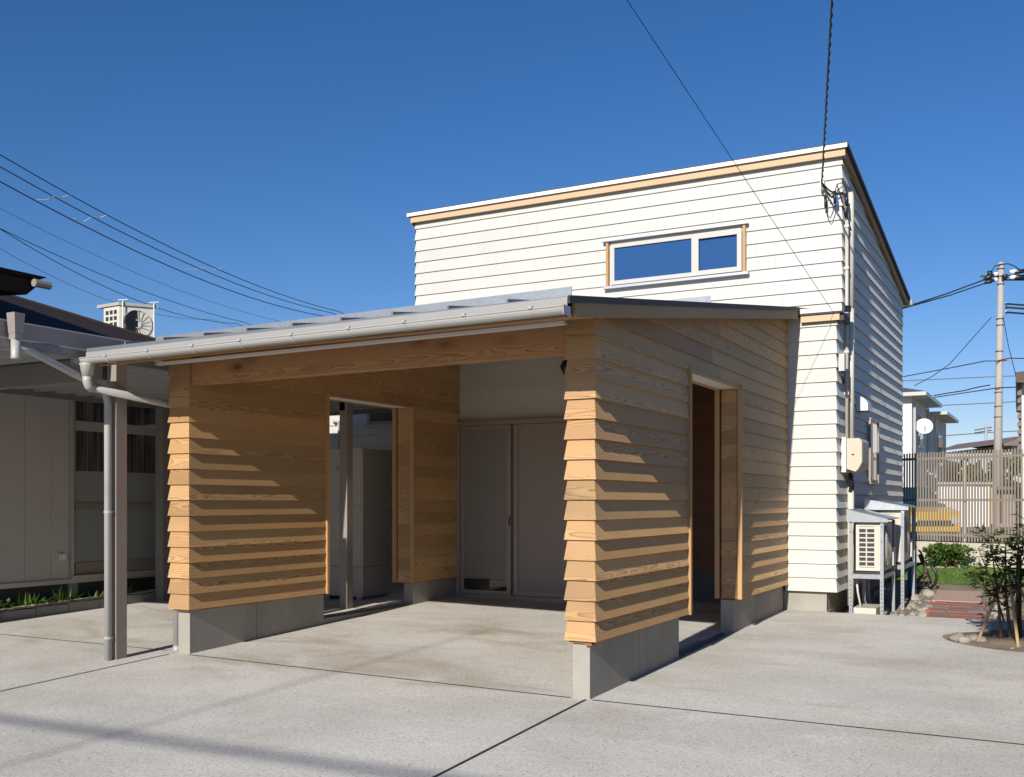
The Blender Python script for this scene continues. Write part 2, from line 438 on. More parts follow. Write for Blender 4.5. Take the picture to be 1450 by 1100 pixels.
# ------------------------------------------------------------------ mesh helpers
class MB:
    def __init__(s): s.v = []; s.f = []; s.uv = []; s.sd = []; s.mi = []
    def face(s, pts, uv=None, seed=0.5, mi=0):
        i = len(s.v)
        pts = [Vector(p) for p in pts]
        s.v.extend(pts); s.f.append(tuple(range(i, i + len(pts))))
        if uv is None:
            n = (pts[1] - pts[0]).cross(pts[2] - pts[0])
            a = [abs(q) for q in n]
            k = a.index(max(a))
            if k == 0: uv = [(p.y, p.z) for p in pts]
            elif k == 1: uv = [(p.x, p.z) for p in pts]
            else: uv = [(p.x, p.y) for p in pts]
        s.uv.append(uv); s.sd.append(seed); s.mi.append(mi)
    def hexa(s, p, seed=None, mi=0, along=None):          # 8 points: bottom 4 ccw, top 4 ccw
        sd = random.random() if seed is None else seed
        for q in ((3, 2, 1, 0), (4, 5, 6, 7), (0, 1, 5, 4), (1, 2, 6, 5), (2, 3, 7, 6), (3, 0, 4, 7)):
            pts = [p[k] for k in q]
            uv = None
            if along is not None:                         # wood grain along this axis
                A = Vector(along)
                pv = [Vector(x) for x in pts]
                nrm = (pv[1] - pv[0]).cross(pv[2] - pv[0])
                if nrm.length > 1e-12:
                    nrm.normalize()
                    side = nrm.cross(A)
                    if side.length < 1e-3: uv = None
                    else:
                        side.normalize()
                        o = min(x.dot(side) for x in pv)
                        uv = [(x.dot(A), x.dot(side) - o) for x in pv]
            s.face(pts, uv, sd, mi)
    def box(s, x0, x1, y0, y1, z0, z1, seed=None, mi=0, along=None):
        s.hexa([(x0, y0, z0), (x1, y0, z0), (x1, y1, z0), (x0, y1, z0), (x0, y0, z1), (x1, y0, z1), (x1, y1, z1), (x0, y1, z1)], seed, mi, along)
    def bar(s, a, b, w, h, up=(0, 0, 1), seed=None, mi=0):  # square bar from a to b
        a = Vector(a); b = Vector(b); d = (b - a).normalized()
        u = Vector(up)
        if abs(d.dot(u)) > 0.98: u = Vector((0, 1, 0))
        r = d.cross(u).normalized() * w / 2; t = r.cross(d).normalized() * h / 2
        s.hexa([a - r - t, a + r - t, b + r - t, b - r - t, a - r + t, a + r + t, b + r + t, b - r + t], seed, mi, along=tuple(d))
    def tube(s, pts, r, n=10, cap=True, mi=0, seed=0.5):
        pts = [Vector(p) for p in pts]
        rr = r if isinstance(r, (list, tuple)) else [r] * len(pts)
        base = len(s.v)
        prev = None
        for i, p in enumerate(pts):
            if i == 0: d = pts[1] - p
            elif i == len(pts) - 1: d = p - pts[i - 1]
            else: d = (pts[i + 1] - p).normalized() + (p - pts[i - 1]).normalized()
            d.normalize()
            if prev is None:
                u = Vector((0, 0, 1)) if abs(d.z) < 0.9 else Vector((1, 0, 0))
                a = d.cross(u).normalized()
            else:
                a = (prev - d * prev.dot(d)).normalized()
            b = d.cross(a); prev = a
            for k in range(n):
                t = 2 * math.pi * k / n
                s.v.append(p + (a * math.cos(t) + b * math.sin(t)) * rr[i])
        def add(f):
            s.f.append(f); s.uv.append([(0.1 * k, 0.05) for k in range(len(f))]); s.sd.append(seed); s.mi.append(mi)
        for i in range(len(pts) - 1):
            for k in range(n):
                a = base + i * n + k; b = base + i * n + (k + 1) % n
                add((a, b, b + n, a + n))
        if cap:
            add(tuple(base + k for k in reversed(range(n))))
            add(tuple(base + (len(pts) - 1) * n + k for k in range(n)))
    def disc(s, c, axis, r, th, n=20, mi=0):
        c = Vector(c); a = Vector(axis).normalized() * th / 2
        s.tube([c - a, c + a], r, n, True, mi)
    def sweep(s, prof, a, b, mi=0):                        # prof (dy,dz) list, closed, from a to b
        a = Vector(a); b = Vector(b)
        n = len(prof)
        A = [a + Vector((0, p[0], p[1])) for p in prof]; B = [b + Vector((0, p[0], p[1])) for p in prof]
        for k in range(n):
            j = (k + 1) % n
            s.face([A[k], A[j], B[j], B[k]], mi=mi)
        s.face(A[::-1], mi=mi); s.face(B, mi=mi)
    def rock(s, c, r, seed):
        rnd = random.Random(seed)
        base = len(s.v); nu, nv = 9, 6
        ph = [rnd.uniform(0, 6) for _ in range(4)]
        sx, sy, sz = rnd.uniform(.8, 1.25), rnd.uniform(.8, 1.2), rnd.uniform(.55, .85)
        for i in range(nv + 1):
            th = math.pi * i / nv
            for k in range(nu):
                f = 2 * math.pi * k / nu
                q = 1 + .16 * math.sin(2 * f + ph[0]) + .13 * math.sin(3 * th + ph[1]) + .10 * math.sin(3 * f + 2 * th + ph[2]) + rnd.uniform(-.07, .07)
                s.v.append(Vector(c) + Vector((math.sin(th) * math.cos(f) * sx, math.sin(th) * math.sin(f) * sy, math.cos(th) * sz)) * r * q)
        for i in range(nv):
            for k in range(nu):
                a = base + i * nu + k; b = base + i * nu + (k + 1) % nu
                s.f.append((a, a + nu, b + nu, b)); s.uv.append([(0, 0)] * 4); s.sd.append(rnd.random()); s.mi.append(0)
    def leaf(s, p, d, n, L, W, seed):
        d = d.normalized(); r = d.cross(n)
        if r.length < 1e-4: r = d.cross(Vector((1, 0, 0)))
        r.normalize(); n = r.cross(d)
        t = p + d * L
        m1 = p + d * L * .35 + r * W * .5 + n * W * .12; m2 = p + d * L * .35 - r * W * .5 + n * W * .12
        k = p + d * L * .45 - n * W * .05
        s.face([p, m1, k], [(0, 0)] * 3, seed); s.face([m1, t, k], [(0, 0)] * 3, seed)
        s.face([p, k, m2], [(0, 0)] * 3, seed); s.face([k, t, m2], [(0, 0)] * 3, seed)
    def build(s, name, mats, parent=None, smooth=False):
        if not isinstance(mats, (list, tuple)): mats = [mats]
        me = bpy.data.meshes.new(name)
        me.from_pydata([tuple(v) for v in s.v], [], s.f)
        for m in mats: me.materials.append(MAT[m])
        uvl = me.uv_layers.new(name='uv')
        flat = [c for f in s.uv for q in f for c in q]
        uvl.data.foreach_set('uv', flat)
        at = me.attributes.new('seed', 'FLOAT', 'FACE')
        at.data.foreach_set('value', s.sd)
        me.polygons.foreach_set('material_index', s.mi)
        if smooth: me.polygons.foreach_set('use_smooth', [True] * len(me.polygons))
        me.update()
        o = bpy.data.objects.new(name, me)
        COL.objects.link(o)
        if parent is not None:
            o.parent = parent
            off = Vector(parent.location)                   # parts are built in world coordinates
            o.matrix_parent_inverse = Matrix.Translation(-off)
        return o

def tag(o, label=None, cat=None, group=None, kind=None):
    if label: o['label'] = label
    if cat: o['category'] = cat
    if group: o['group'] = group
    if kind: o['kind'] = kind
    return o

def thing(name, label, cat, loc=(0, 0, 0), group=None):
    o = bpy.data.objects.new(name, None)
    COL.objects.link(o)
    o.location = loc; o.empty_display_size = 0.2
    return tag(o, label, cat, group)

def structure(mb, name, m):
    o = mb.build(name, m)
    o['kind'] = 'structure'
    return o

def clip(poly, f):                                         # keep f(p) <= 0
    out = []
    for i in range(len(poly)):
        a = poly[i]; b = poly[(i + 1) % len(poly)]
        fa, fb = f(a), f(b)
        if fa <= 0: out.append(a)
        if (fa < 0) != (fb < 0) and abs(fa - fb) > 1e-9:
            t = fa / (fa - fb)
            out.append((a[0] + (b[0] - a[0]) * t, a[1] + (b[1] - a[1]) * t))
    return out

def clad(mb, p0, p1, nrm, z0, ztop, exp, tilt, zbase=None, mitre=(0, 0), piece=3.6, top=None, butt=False, nails=0.0):
    """lapped boards on a vertical wall from p0 to p1 (plan), facing nrm; top(u) = sloping upper limit"""
    p0 = Vector((*p0, 0)); p1 = Vector((*p1, 0)); n = Vector((*nrm, 0)).normalized()
    L = (p1 - p0).length; d = (p1 - p0) / L
    zb0 = z0 if zbase is None else zbase
    k0 = int(math.floor((z0 - zb0) / exp + 1e-4)); k1 = int(math.ceil((ztop - zb0) / exp - 1e-4))
    for k in range(k0, k1):
        zb = max(zb0 + k * exp, z0); zt = min(zb0 + (k + 1) * exp, ztop)
        zfull_t = zb0 + (k + 1) * exp
        def off(z): return tilt * (zfull_t - z) / exp + 0.001
        cuts = [0.0]
        if butt and L > piece:
            c = random.uniform(0.3, 1.0) * piece
            while c < L - 0.3:
                cuts.append(c); c += piece
        cuts.append(L)
        for a, b in zip(cuts[:-1], cuts[1:]):
            sd = random.random()
            a_ = a + (0.001 if a > 0 else 0); b_ = b - (0.001 if b < L else 0)
            poly = [(a_, zb), (b_, zb), (b_, zt), (a_, zt)]
            if top is not None:
                poly = clip(poly, lambda q: q[1] - top(q[0]))
                if len(poly) < 3: continue
            def P(u, z, o=None):
                o_ = off(z) if o is None else o
                uu = u
                if mitre[0] and u < 1e-6: uu = u - o_ * mitre[0]
                if mitre[1] and u > L - 1e-6: uu = u + o_ * mitre[1]
                return p0 + d * uu + n * o_ + Vector((0, 0, z))
            pts = [P(u, z) for u, z in poly]
            flip = d.cross(Vector((0, 0, 1))).dot(n) < 0
            uv = [(u, z - zb) for u, z in poly]
            if flip: pts = pts[::-1]; uv = uv[::-1]
            mb.face(pts, uv, sd)
            if nails:
                nn = max(1, int(round((b - a) / nails)))
                for q in range(nn + 1):
                    u = lerp(a + .028, b - .028, q / nn) + random.uniform(-.006, .006); z = zb + .022 + random.uniform(-.003, .003)
                    if top is not None and top(u) < z + .02: continue
                    o_ = off(z) + .0012; h = .0028
                    e = [p0 + d * (u + i * h) + n * o_ + Vector((0, 0, z + j * h)) for i, j in ((-1, -.6), (0, -1), (1, -.6), (1, .6), (0, 1), (-1, .6))]
                    mb.face(e[::-1] if flip else e, [(0, 0)] * 6, .5, 1)
            ua, ub = a_, b_
            if top is not None:
                low = [u for u, z in poly if z < zb + 1e-5]
                if low: ua, ub = min(low), max(low)
                else: ub = ua
            if ub - ua > 1e-3:
                o1 = off(zb)
                q = [P(ua, zb, 0.0005 - 0.012), P(ub, zb, 0.0005 - 0.012), P(ub, zb, o1), P(ua, zb, o1)]
                if flip: q = q[::-1]
                mb.face(q, [(a_, 0.10), (b_, 0.10), (b_, 0.12), (a_, 0.12)], sd)
            for u, m in ((a_, mitre[0]), (b_, mitre[1])):   # end grain
                if not m:
                    zz = zt if top is None else min(zt, top(u))
                    if zz > zb:
                        mb.face([P(u, zb, -0.01), P(u, zb), P(u, zz), P(u, zz, -0.01)], [(u, 0), (u, .01), (u, .1), (u, .1)], sd)

def ray(u, v):
    a = (u - 725.0) / 1444.0
    return Vector((0.88 * a - 0.475, 0.475 * a + 0.88, (710.5 - v) / 1444.0))
def at(u, v, D): return CAM + ray(u, v) * D                 # point seen there at distance D
def lerp(a, b, t): return a + (b - a) * t
def interp(x, xs, ys):
    if x <= xs[0]: return ys[0]
    for i in range(len(xs) - 1):
        if x <= xs[i + 1]: return lerp(ys[i], ys[i + 1], (x - xs[i]) / (xs[i + 1] - xs[i]))
    return ys[-1]
def gz(X, Y):                                              # fall of the concrete
    return interp(X, [-7, -3.6, 0], [.024, .035, .019]) * Y if Y > 0 else .033 * max(Y, -8)
def skew(X): return -0.042 * X                              # the carport front is a touch out of square
# ================================================================== SETTING
# base terrain, one sheet to the horizon
def soilz(x, y):
    return interp(y, [-30, -8, 0, 4.9, 5.2, 8, 14, 40], [-.45, -.42, -.12, -.06, .01, .10, .23, .25])
m = MB()
xs = [-1500, -300, -60, -20, -10, -7.05, -4, 0, .4, 1, 2, 3, 5, 9, 20, 60, 300, 1500]
ys = [-1500, -300, -60, -30, -8, -4, 0, 2, 4, 4.9, 5.2, 6, 7, 8, 9, 10, 11, 12, 14, 20, 40, 80, 300, 1500]
for i in range(len(xs) - 1):
    for j in range(len(ys) - 1):
        m.face([(xs[a], ys[b], soilz(xs[a], ys[b])) for a, b in ((i, j), (i + 1, j), (i + 1, j + 1), (i, j + 1))])
structure(m, 'ground', 'ground')

# concrete pavement
m = MB()
def sheet(mb, xs, ys, dz=0.0, zf=gz):
    for i in range(len(xs) - 1):
        for j in range(len(ys) - 1):
            mb.face([(xs[a], ys[b], zf(xs[a], ys[b]) + dz) for a, b in ((i, j), (i + 1, j), (i + 1, j + 1), (i, j + 1))])
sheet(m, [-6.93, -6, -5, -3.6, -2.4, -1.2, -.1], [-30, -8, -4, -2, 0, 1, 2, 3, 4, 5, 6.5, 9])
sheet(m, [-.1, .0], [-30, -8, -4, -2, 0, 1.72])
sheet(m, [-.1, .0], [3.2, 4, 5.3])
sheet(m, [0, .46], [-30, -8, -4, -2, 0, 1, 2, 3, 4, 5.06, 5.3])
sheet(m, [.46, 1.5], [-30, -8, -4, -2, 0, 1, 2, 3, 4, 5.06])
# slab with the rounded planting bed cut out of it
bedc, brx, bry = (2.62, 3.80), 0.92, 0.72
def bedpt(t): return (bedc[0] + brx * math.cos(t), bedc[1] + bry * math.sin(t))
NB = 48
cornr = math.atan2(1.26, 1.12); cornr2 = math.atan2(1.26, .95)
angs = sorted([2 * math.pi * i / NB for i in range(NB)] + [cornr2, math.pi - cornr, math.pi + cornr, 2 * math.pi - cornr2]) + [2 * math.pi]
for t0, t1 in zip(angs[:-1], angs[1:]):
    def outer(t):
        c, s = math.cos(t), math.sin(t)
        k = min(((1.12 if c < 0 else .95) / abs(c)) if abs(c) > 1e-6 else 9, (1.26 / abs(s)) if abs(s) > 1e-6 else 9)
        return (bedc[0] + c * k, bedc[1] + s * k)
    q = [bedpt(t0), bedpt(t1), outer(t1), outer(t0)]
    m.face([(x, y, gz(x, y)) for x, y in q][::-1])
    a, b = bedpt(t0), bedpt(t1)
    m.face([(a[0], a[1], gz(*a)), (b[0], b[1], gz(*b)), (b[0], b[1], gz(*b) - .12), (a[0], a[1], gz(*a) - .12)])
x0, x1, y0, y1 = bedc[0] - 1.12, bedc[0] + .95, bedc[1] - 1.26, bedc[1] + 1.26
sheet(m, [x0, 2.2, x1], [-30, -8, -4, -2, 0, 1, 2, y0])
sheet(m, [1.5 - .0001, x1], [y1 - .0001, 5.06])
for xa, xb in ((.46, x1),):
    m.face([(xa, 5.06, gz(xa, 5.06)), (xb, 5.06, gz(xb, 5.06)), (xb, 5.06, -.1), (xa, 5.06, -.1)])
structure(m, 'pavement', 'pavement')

# soil in the planting bed
m = MB()
rnd = random.Random(3)
rings = [0.0, .25, .5, .75, .92, 1.02]
def bz(x, y, f): return gz(x, y) - .012 + .030 * (1 - f) + .014 * math.sin(9 * x + 3) * math.cos(11 * y) * (1 - f * .7)
for k in range(len(rings) - 1):
    for i in range(NB):
        t0, t1 = 2 * math.pi * i / NB, 2 * math.pi * (i + 1) / NB
        pts = []
        for f, t in ((rings[k], t0), (rings[k + 1], t0), (rings[k + 1], t1), (rings[k], t1)):
            x = bedc[0] + brx * f * math.cos(t); y = bedc[1] + bry * f * math.sin(t)
            pts.append((x, y, bz(x, y, f)))
        m.face(pts)
structure(m, 'planting_bed', 'soil')

# expansion joints
m = MB()
def joint(a, b, w=0.012, n=24):
    a = Vector((*a, 0)); b = Vector((*b, 0)); d = (b - a).normalized(); s = Vector((-d.y, d.x, 0)) * w / 2
    for i in range(n):
        p = a.lerp(b, i / n); q = a.lerp(b, (i + 1) / n)
        m.face([(v.x, v.y, gz(v.x, v.y) + .004) for v in (p - s, q - s, q + s, p + s)])
joint((-3.62, .14), (-.13, -.012), .013); joint((.02, -.015), (3.5, -.05), .013)
joint((-.02, -.02), (.075, -8), .016, 40); joint((-3.80, .10), (-3.60, -8), .014, 40)
joint((-6.9, .235), (-3.95, .215), .012); joint((-3.85, 3.0), (-6.9, 3.05), .012)
structure(m, 'pavement_joints', 'joint')

# pebbles in the threshold strip of the right opening, gravel by the side wall
m = MB(); m.box(-.1, 0, 1.70, 3.22, -.1, .005)
structure(m, 'threshold_strip', 'soil')
def pebbles(name, label, spots, mat, cat='pebbles'):
    mb = MB()
    for i, (x, y, z, r) in enumerate(spots): mb.rock((x, y, z), r, i + 500)
    o = mb.build(name, mat, smooth=True); tag(o, label, cat, kind='stuff'); return o
rnd = random.Random(11)
pebbles('pebble_strip', 'dark pebbles filling the threshold strip of the right doorway',
        [(rnd.uniform(-.09, -.01), rnd.uniform(1.73, 3.19), .012 + rnd.uniform(0, .012), rnd.uniform(.008, .018)) for _ in range(420)], 'pebble')
sp = []
for _ in range(900):
    y = 5.12 + 4.5 * rnd.random() ** 1.6; x = rnd.uniform(.62, 1.45) if y < 8 else rnd.uniform(.62, 1.1)
    sp.append((x, y, soilz(x, y) + .004, rnd.uniform(.010, .026)))
for _ in range(600):
    y = 5.14 + 3.2 * rnd.random() ** 1.3; x = rnd.uniform(1.95, 3.6)
    sp.append((x, y, soilz(x, y) + .003, rnd.uniform(.007, .018)))
for _ in range(60):
    a = rnd.uniform(0, 6.28); f = rnd.uniform(.1, .97); x = bedc[0] + brx * f * math.cos(a); y = bedc[1] + bry * f * math.sin(a)
    sp.append((x, y, bz(x, y, f) + .003, rnd.uniform(.006, .014)))
pebbles('gravel', 'pale gravel scattered over bare soil beside the brick path', sp, 'rock', 'gravel')
m = MB(); sheet(m, [.4, 1.2, 2, 3, 5, 9], [5.07, 5.2, 6, 7, 8, 9.05], .012, soilz)
structure(m, 'bare_soil', 'soil')
m = MB(); sheet(m, [-1.5, .5, 1.2, 2, 3, 5, 9], [9.05, 10, 11, 12, 13, 14.5], .016, soilz)
structure(m, 'lawn', 'lawn')
mb = MB(); rnd = random.Random(21)
for _ in range(15000):
    x = rnd.uniform(.2, 3.4); y = 9.07 + 4.0 * rnd.random() ** 1.2; z = soilz(x, y) + .012
    a = rnd.uniform(0, 6.28); h = rnd.uniform(.018, .040); w = .006
    c, s_ = math.cos(a) * w, math.sin(a) * w
    mb.face([(x - c, y - s_, z), (x + c, y + s_, z), (x + rnd.uniform(-.012, .012), y + rnd.uniform(-.012, .012), z + h)], [(0, 0)] * 3, rnd.random())
tag(mb.build('grass_blades', 'leaf_bright'), 'short mown green grass in front of the block wall', 'grass', kind='stuff')

# brick path and pink slab
def pz(x, y): return interp(y, [5.06, 9.1], [.094, .135])
def pathx(y): return interp(y, [5.06, 8.15], [1.42, 1.22]), interp(y, [5.06, 8.15], [1.93, 1.74])
m = MB()
y = 5.10; row = 0; rnd = random.Random(5)
red = MB(); grey = MB()
while y < 6.75:
    dpt = .20 if row % 2 else .085
    a, b = pathx(y); x = a + rnd.uniform(-.05, .03)
    tgt = grey if row % 2 else red
    while x < b:
        L = .21 if row % 2 == 0 else .60
        L = min(L, b + rnd.uniform(0, .05) - x)
        if L > .06:
            z = pz(x, y) + rnd.uniform(-.006, .006)
            tgt.box(x + .004, x + L - .004, y + .006, y + dpt - .006, z - .07, z, rnd.random())
        x += L
    y += dpt; row += 1
structure(red, 'red_brick_rows', 'brick_red'); structure(grey, 'grey_brick_rows', 'brick_grey')
m = MB(); a, b = pathx(6.9); c, d = pathx(8.15)
m.hexa([(a, 6.80, .02), (b, 6.80, .02), (d, 8.15, .02), (c, 8.15, .02), (a, 6.80, pz(0, 6.8)), (b, 6.80, pz(0, 6.8)), (d, 8.15, pz(0, 8.15)), (c, 8.15, pz(0, 8.15))])
structure(m, 'path_slab', 'slab_pink')

# ================================================================== WHITE HOUSE
HY, BY, HX, HL = 5.35, 5.05, 0.55, -4.88
EXW, TW = .1466, .018
house = thing('white_house', 'two storey white clapboard house with flat sloping roof behind the timber carport', 'house', (-2, 7, 0))
def rz(Y): return 5.075 - .150 * (Y - 5.15)                 # roof top surface
m = MB()
zb_u = 3.530 - 3 * EXW
clad(m, (HL, HY), (HX, HY), (0, -1), zb_u, 5.0, EXW, TW, mitre=(1, 1), piece=3.0, butt=True)
m.box(HL + .01, HX - .01, HY + .004, HY + .15, 2.3, 5.0)
m.build('upper_front_wall', 'siding', house)
m = MB()
z0s = .307
zmid = z0s + 20 * EXW
clad(m, (HX, BY), (HX, HY), (1, 0), z0s, 3.20, EXW, TW, zbase=z0s, mitre=(1, 0))
clad(m, (HX, HY), (HX, 10.05), (1, 0), z0s, zmid, EXW, TW, zbase=z0s, piece=3.0, butt=True)
clad(m, (HX, HY), (HX, 10.05), (1, 0), zmid, 5.06, EXW, TW, zbase=z0s, mitre=(1, 0), piece=3.0, butt=True, top=lambda u: rz(HY + u) - .06)
m.box(HX - .15, HX - .004, HY + .02, 10.04, .31, 4.2)
m.build('side_wall', 'siding', house)
m = MB()
clad(m, (.03, BY), (HX, BY), (0, -1), z0s, 3.20, EXW, TW, zbase=z0s, mitre=(0, 1))
m.box(.03, HX - .01, BY + .004, HY + .1, .31, 3.2)
m.build('lower_front_wall', 'siding', house)
m = MB()
clad(m, (HL, 10.05), (HL, HY), (-1, 0), 2.6, 4.9, EXW, TW, mitre=(0, 1), top=lambda u: rz(10.05 - u) - .10)
m.build('west_wall', 'siding', house)
m = MB()
m.box(HL, HX, 9.9, 10.04, 0, 4.25)
m.build('rear_wall', 'siding', house)
m = MB()
m.box(.005, .45, 5.09, 5.30, -.1, .30); m.box(.30, .45, 5.305, 9.95, -.15, .30)
m.box(.448, .452, 5.20, 5.203, 0, .3)
m.build('plinth', 'castconc', house)
# roof: thin deck, pale metal fascia, timber fascia boards
xl, xr, yf, yb = -4.97, .632, 5.255, 10.30
m = MB()
m.hexa([(xl, yf, rz(yf) - .045), (xr, yf, rz(yf) - .045), (xr, yb, rz(yb) - .045), (xl, yb, rz(yb) - .045),
        (xl, yf, rz(yf)), (xr, yf, rz(yf)), (xr, yb, rz(yb)), (xl, yb, rz(yb))])
roof = m.build('roof', 'metal_dark', house)
m = MB(); m.box(xl + .004, xr - .004, yf - .008, yf - .001, rz(yf) - .058, rz(yf) - .014)
m.build('front_fascia', 'metal_white', roof)
m = MB()
m.box(xl + .045, xr - .03, yf + .022, yf + .050, rz(yf) - .135, rz(yf) - .046, along=(1, 0, 0))
m.build('timber_fascia', 'softwood', roof)
for xx, s in ((xr - .03, -1), (xl + .03, 1)):
    m = MB()
    a, b = (xx - .03, xx) if s < 0 else (xx, xx + .03)
    m.hexa([(a, yf + .051, rz(yf + .051) - .135), (b, yf + .051, rz(yf + .051) - .135), (b, yb - .05, rz(yb - .05) - .135), (a, yb - .05, rz(yb - .05) - .135),
            (a, yf + .051, rz(yf + .051) - .047), (b, yf + .051, rz(yf + .051) - .047), (b, yb - .05, rz(yb - .05) - .047), (a, yb - .05, rz(yb - .05) - .047)], along=(0, 1, 0))
    m.build('verge_board', 'soffit', roof)
m = MB()
m.sweep([(0, 0), (.09, 0), (.11, .07), (-.01, .07)], (xl, yb + .005, rz(yb) - .11), (xr + .03, yb + .005, rz(yb) - .11))
m.build('rear_gutter', 'gutter', roof)
# little roof over the projecting lower wall
m = MB()
m.hexa([(.20, 4.96, 3.205), (.655, 4.96, 3.205), (.655, HY - .02, 3.268), (.20, HY - .02, 3.268), (.20, 4.96, 3.275), (.655, 4.96, 3.275), (.655, HY - .02, 3.335), (.20, HY - .02, 3.335)])
m.box(.60, .64, 5.0, HY - .02, 3.13, 3.204)
m.build('skirt_roof', 'metal_dark', house)
m = MB(); m.box(.205, .63, 4.951, 4.958, 3.222, 3.272); m.build('skirt_fascia', 'flash_grey', house)
m = MB(); m.box(.205, .60, 4.978, 4.998, 3.135, 3.204, along=(1, 0, 0)); m.build('skirt_timber_fascia', 'softwood', house)

# upper window
WX0, WX1, WZ0, WZ1 = -2.147, -.469, 3.805, 4.335
win = MB()
Yw = HY - .030
def frame(mb, x0, x1, z0, z1, w, ya, yb2):
    mb.box(x0, x1, ya, yb2, z0, z0 + w); mb.box(x0, x1, ya, yb2, z1 - w, z1)
    mb.box(x0, x0 + w, ya, yb2, z0 + w, z1 - w); mb.box(x1 - w, x1, ya, yb2, z0 + w, z1 - w)
win.box(WX0, WX1, HY - .016, HY + .05, WZ0, WZ1)
w_o = win.build('upper_window', 'pvc', house)
m = MB(); frame(m, WX0 + .055, WX1 - .055, WZ0 + .02, WZ1 - .03, .045, Yw - .012, Yw + .03)
m.box(-1.098, -1.05, Yw - .012, Yw + .03, WZ0 + .065, WZ1 - .075)
m.build('window_frame', 'pvc', w_o)
m = MB(); frame(m, -1.062, -.514, WZ0 + .018, WZ1 - .045, .052, Yw - .026, Yw - .011)
m.build('sash', 'pvc', w_o)
for a, b in ((WX0 + .10, -1.098), (-1.012, -.564)):
    m = MB(); m.face([(a, Yw + .008, WZ0 + .06), (b, Yw + .008, WZ0 + .06), (b, Yw + .008, WZ1 - .07), (a, Yw + .008, WZ1 - .07)])
    m.build('pane', 'glass_sky_tint', w_o)
for x in (WX0, WX1 - .032):
    m = MB(); m.box(x, x + .032, HY - .062, HY - .017, WZ0 + .003, WZ1 - .003, along=(0, 0, 1)); m.build('side_trim', 'trimwood', w_o)
m = MB(); m.box(WX0 - .05, WX1 + .03, HY - .085, HY - .003, WZ1 + .001, WZ1 + .012)
m.build('head_flashing', 'flash_grey', w_o)
m = MB(); m.box(WX0 - .03, WX1 + .035, HY - .085, HY - .003, WZ0 - .028, WZ0 - .001)
m.build('sill', 'flash_grey', w_o)

# narrow side window, hood, meter cabinet, conduits
m = MB(); m.box(HX - .02, HX + .035, 6.95, 7.56, 1.50, 2.235); sw = m.build('side_window', 'alu_bronze', house)
m = MB()
m.box(HX + .036, HX + .052, 6.93, 6.97, 1.49, 2.24); m.box(HX + .036, HX + .052, 7.54, 7.58, 1.49, 2.24)
m.box(HX + .036, HX + .056, 6.93, 7.58, 2.241, 2.265); m.box(HX + .036, HX + .056, 6.93, 7.58, 1.465, 1.489)
m.build('frame', 'alu_taupe', sw)
m = MB(); m.box(HX + .036, HX + .05, 6.985, 7.10, 1.54, 2.20); m.build('sash', 'pvc', sw)
m = MB(); m.face([(HX + .041, 7.11, 1.52), (HX + .041, 7.53, 1.52), (HX + .041, 7.53, 2.21), (HX + .041, 7.11, 2.21)]); m.build('pane', 'glass_dark', sw)
m = MB()
N = 8; y0, y1 = 6.16, 6.42
prof = [(HX + .012, 2.285)] + [(HX + .012 + .13 * math.sin(t * math.pi / 2 / N), 2.345 + .11 * math.cos(t * math.pi / 2 / N)) for t in range(N + 1)][0:] + [(HX + .142, 2.285)]
for i in range(len(prof) - 1):
    (a, b), (c, d) = prof[i], prof[i + 1]
    m.face([(a, y0, b), (c, y0, d), (c, y1, d), (a, y1, b)])
m.face([(x, y0, z) for x, z in prof][::-1]); m.face([(x, y1, z) for x, z in prof])
m.build('vent_hood', 'steel_bright', house)
m = MB(); m.box(HX + .012, HX + .060, 5.28, 5.74, 1.565, 1.935); mbx = m.build('meter_cabinet', 'box_ivory', house)
m = MB()
P = [(.612, 1.595), (.705, 1.565), (.735, 1.59), (.775, 1.665), (.775, 1.885), (.755, 1.915), (.735, 1.925), (.612, 1.925)]
for k in range(8):
    j = (k + 1) % 8
    m.face([(P[k][0], 5.30, P[k][1]), (P[j][0], 5.30, P[j][1]), (P[j][0], 5.71, P[j][1]), (P[k][0], 5.71, P[k][1])])
c_ = (.685, 1.76)
Q = [(lerp(c_[0], x, .93), lerp(c_[1], z, .97)) for x, z in P]
for k in range(8):
    j = (k + 1) % 8
    m.face([(P[k][0], 5.30, P[k][1]), (P[j][0], 5.30, P[j][1]), (Q[j][0], 5.288, Q[j][1]), (Q[k][0], 5.288, Q[k][1])][::-1])
m.face([(x, 5.288, z) for x, z in Q]); m.face([(x, 5.71, z) for x, z in P][::-1])
m.build('cover', 'box_beige', mbx)
m = MB(); m.box(.668, .694, 5.282, 5.287, 1.745, 1.757); m.build('latch', 'black', mbx)
m = MB(); m.tube([(.60, 5.62, 4.62), (.60, 5.62, 4.55), (.60, 5.62, 3.35)], [.026, .036, .036]); m.tube([(.60, 5.62, 3.352), (.60, 5.62, 1.94)], .036); m.tube([(.60, 5.62, 1.55), (.60, 5.62, .12)], .036)
m.tube([(.60, 5.62, 3.01), (.60, 5.62, 2.97)], .042)
m.build('conduit', 'pipe_beige', house, True)
m = MB(); m.tube([(.587, 5.46, 4.55), (.587, 5.46, 1.94)], .020, 8)
for z in (4.2, 3.75, 2.85, 2.4): m.box(.56, .612, 5.435, 5.485, z, z + .03)
m.build('conduit', 'pvc', house, True)
m = MB(); m.box(.565, .625, 5.115, 5.20, 2.62, 2.80); sbx = m.build('service_box', 'pvc', house)
m = MB(); m.tube([(.60, 5.15, 2.62), (.605, 5.15, 2.55), (.60, 5.19, 2.50), (.59, 5.22, 2.58)], .013, 6); m.tube([(.595, 5.19, 2.62), (.60, 5.20, 2.54)], .016, 6)
m.build('cable_loop', 'black', sbx, True)
m = MB()
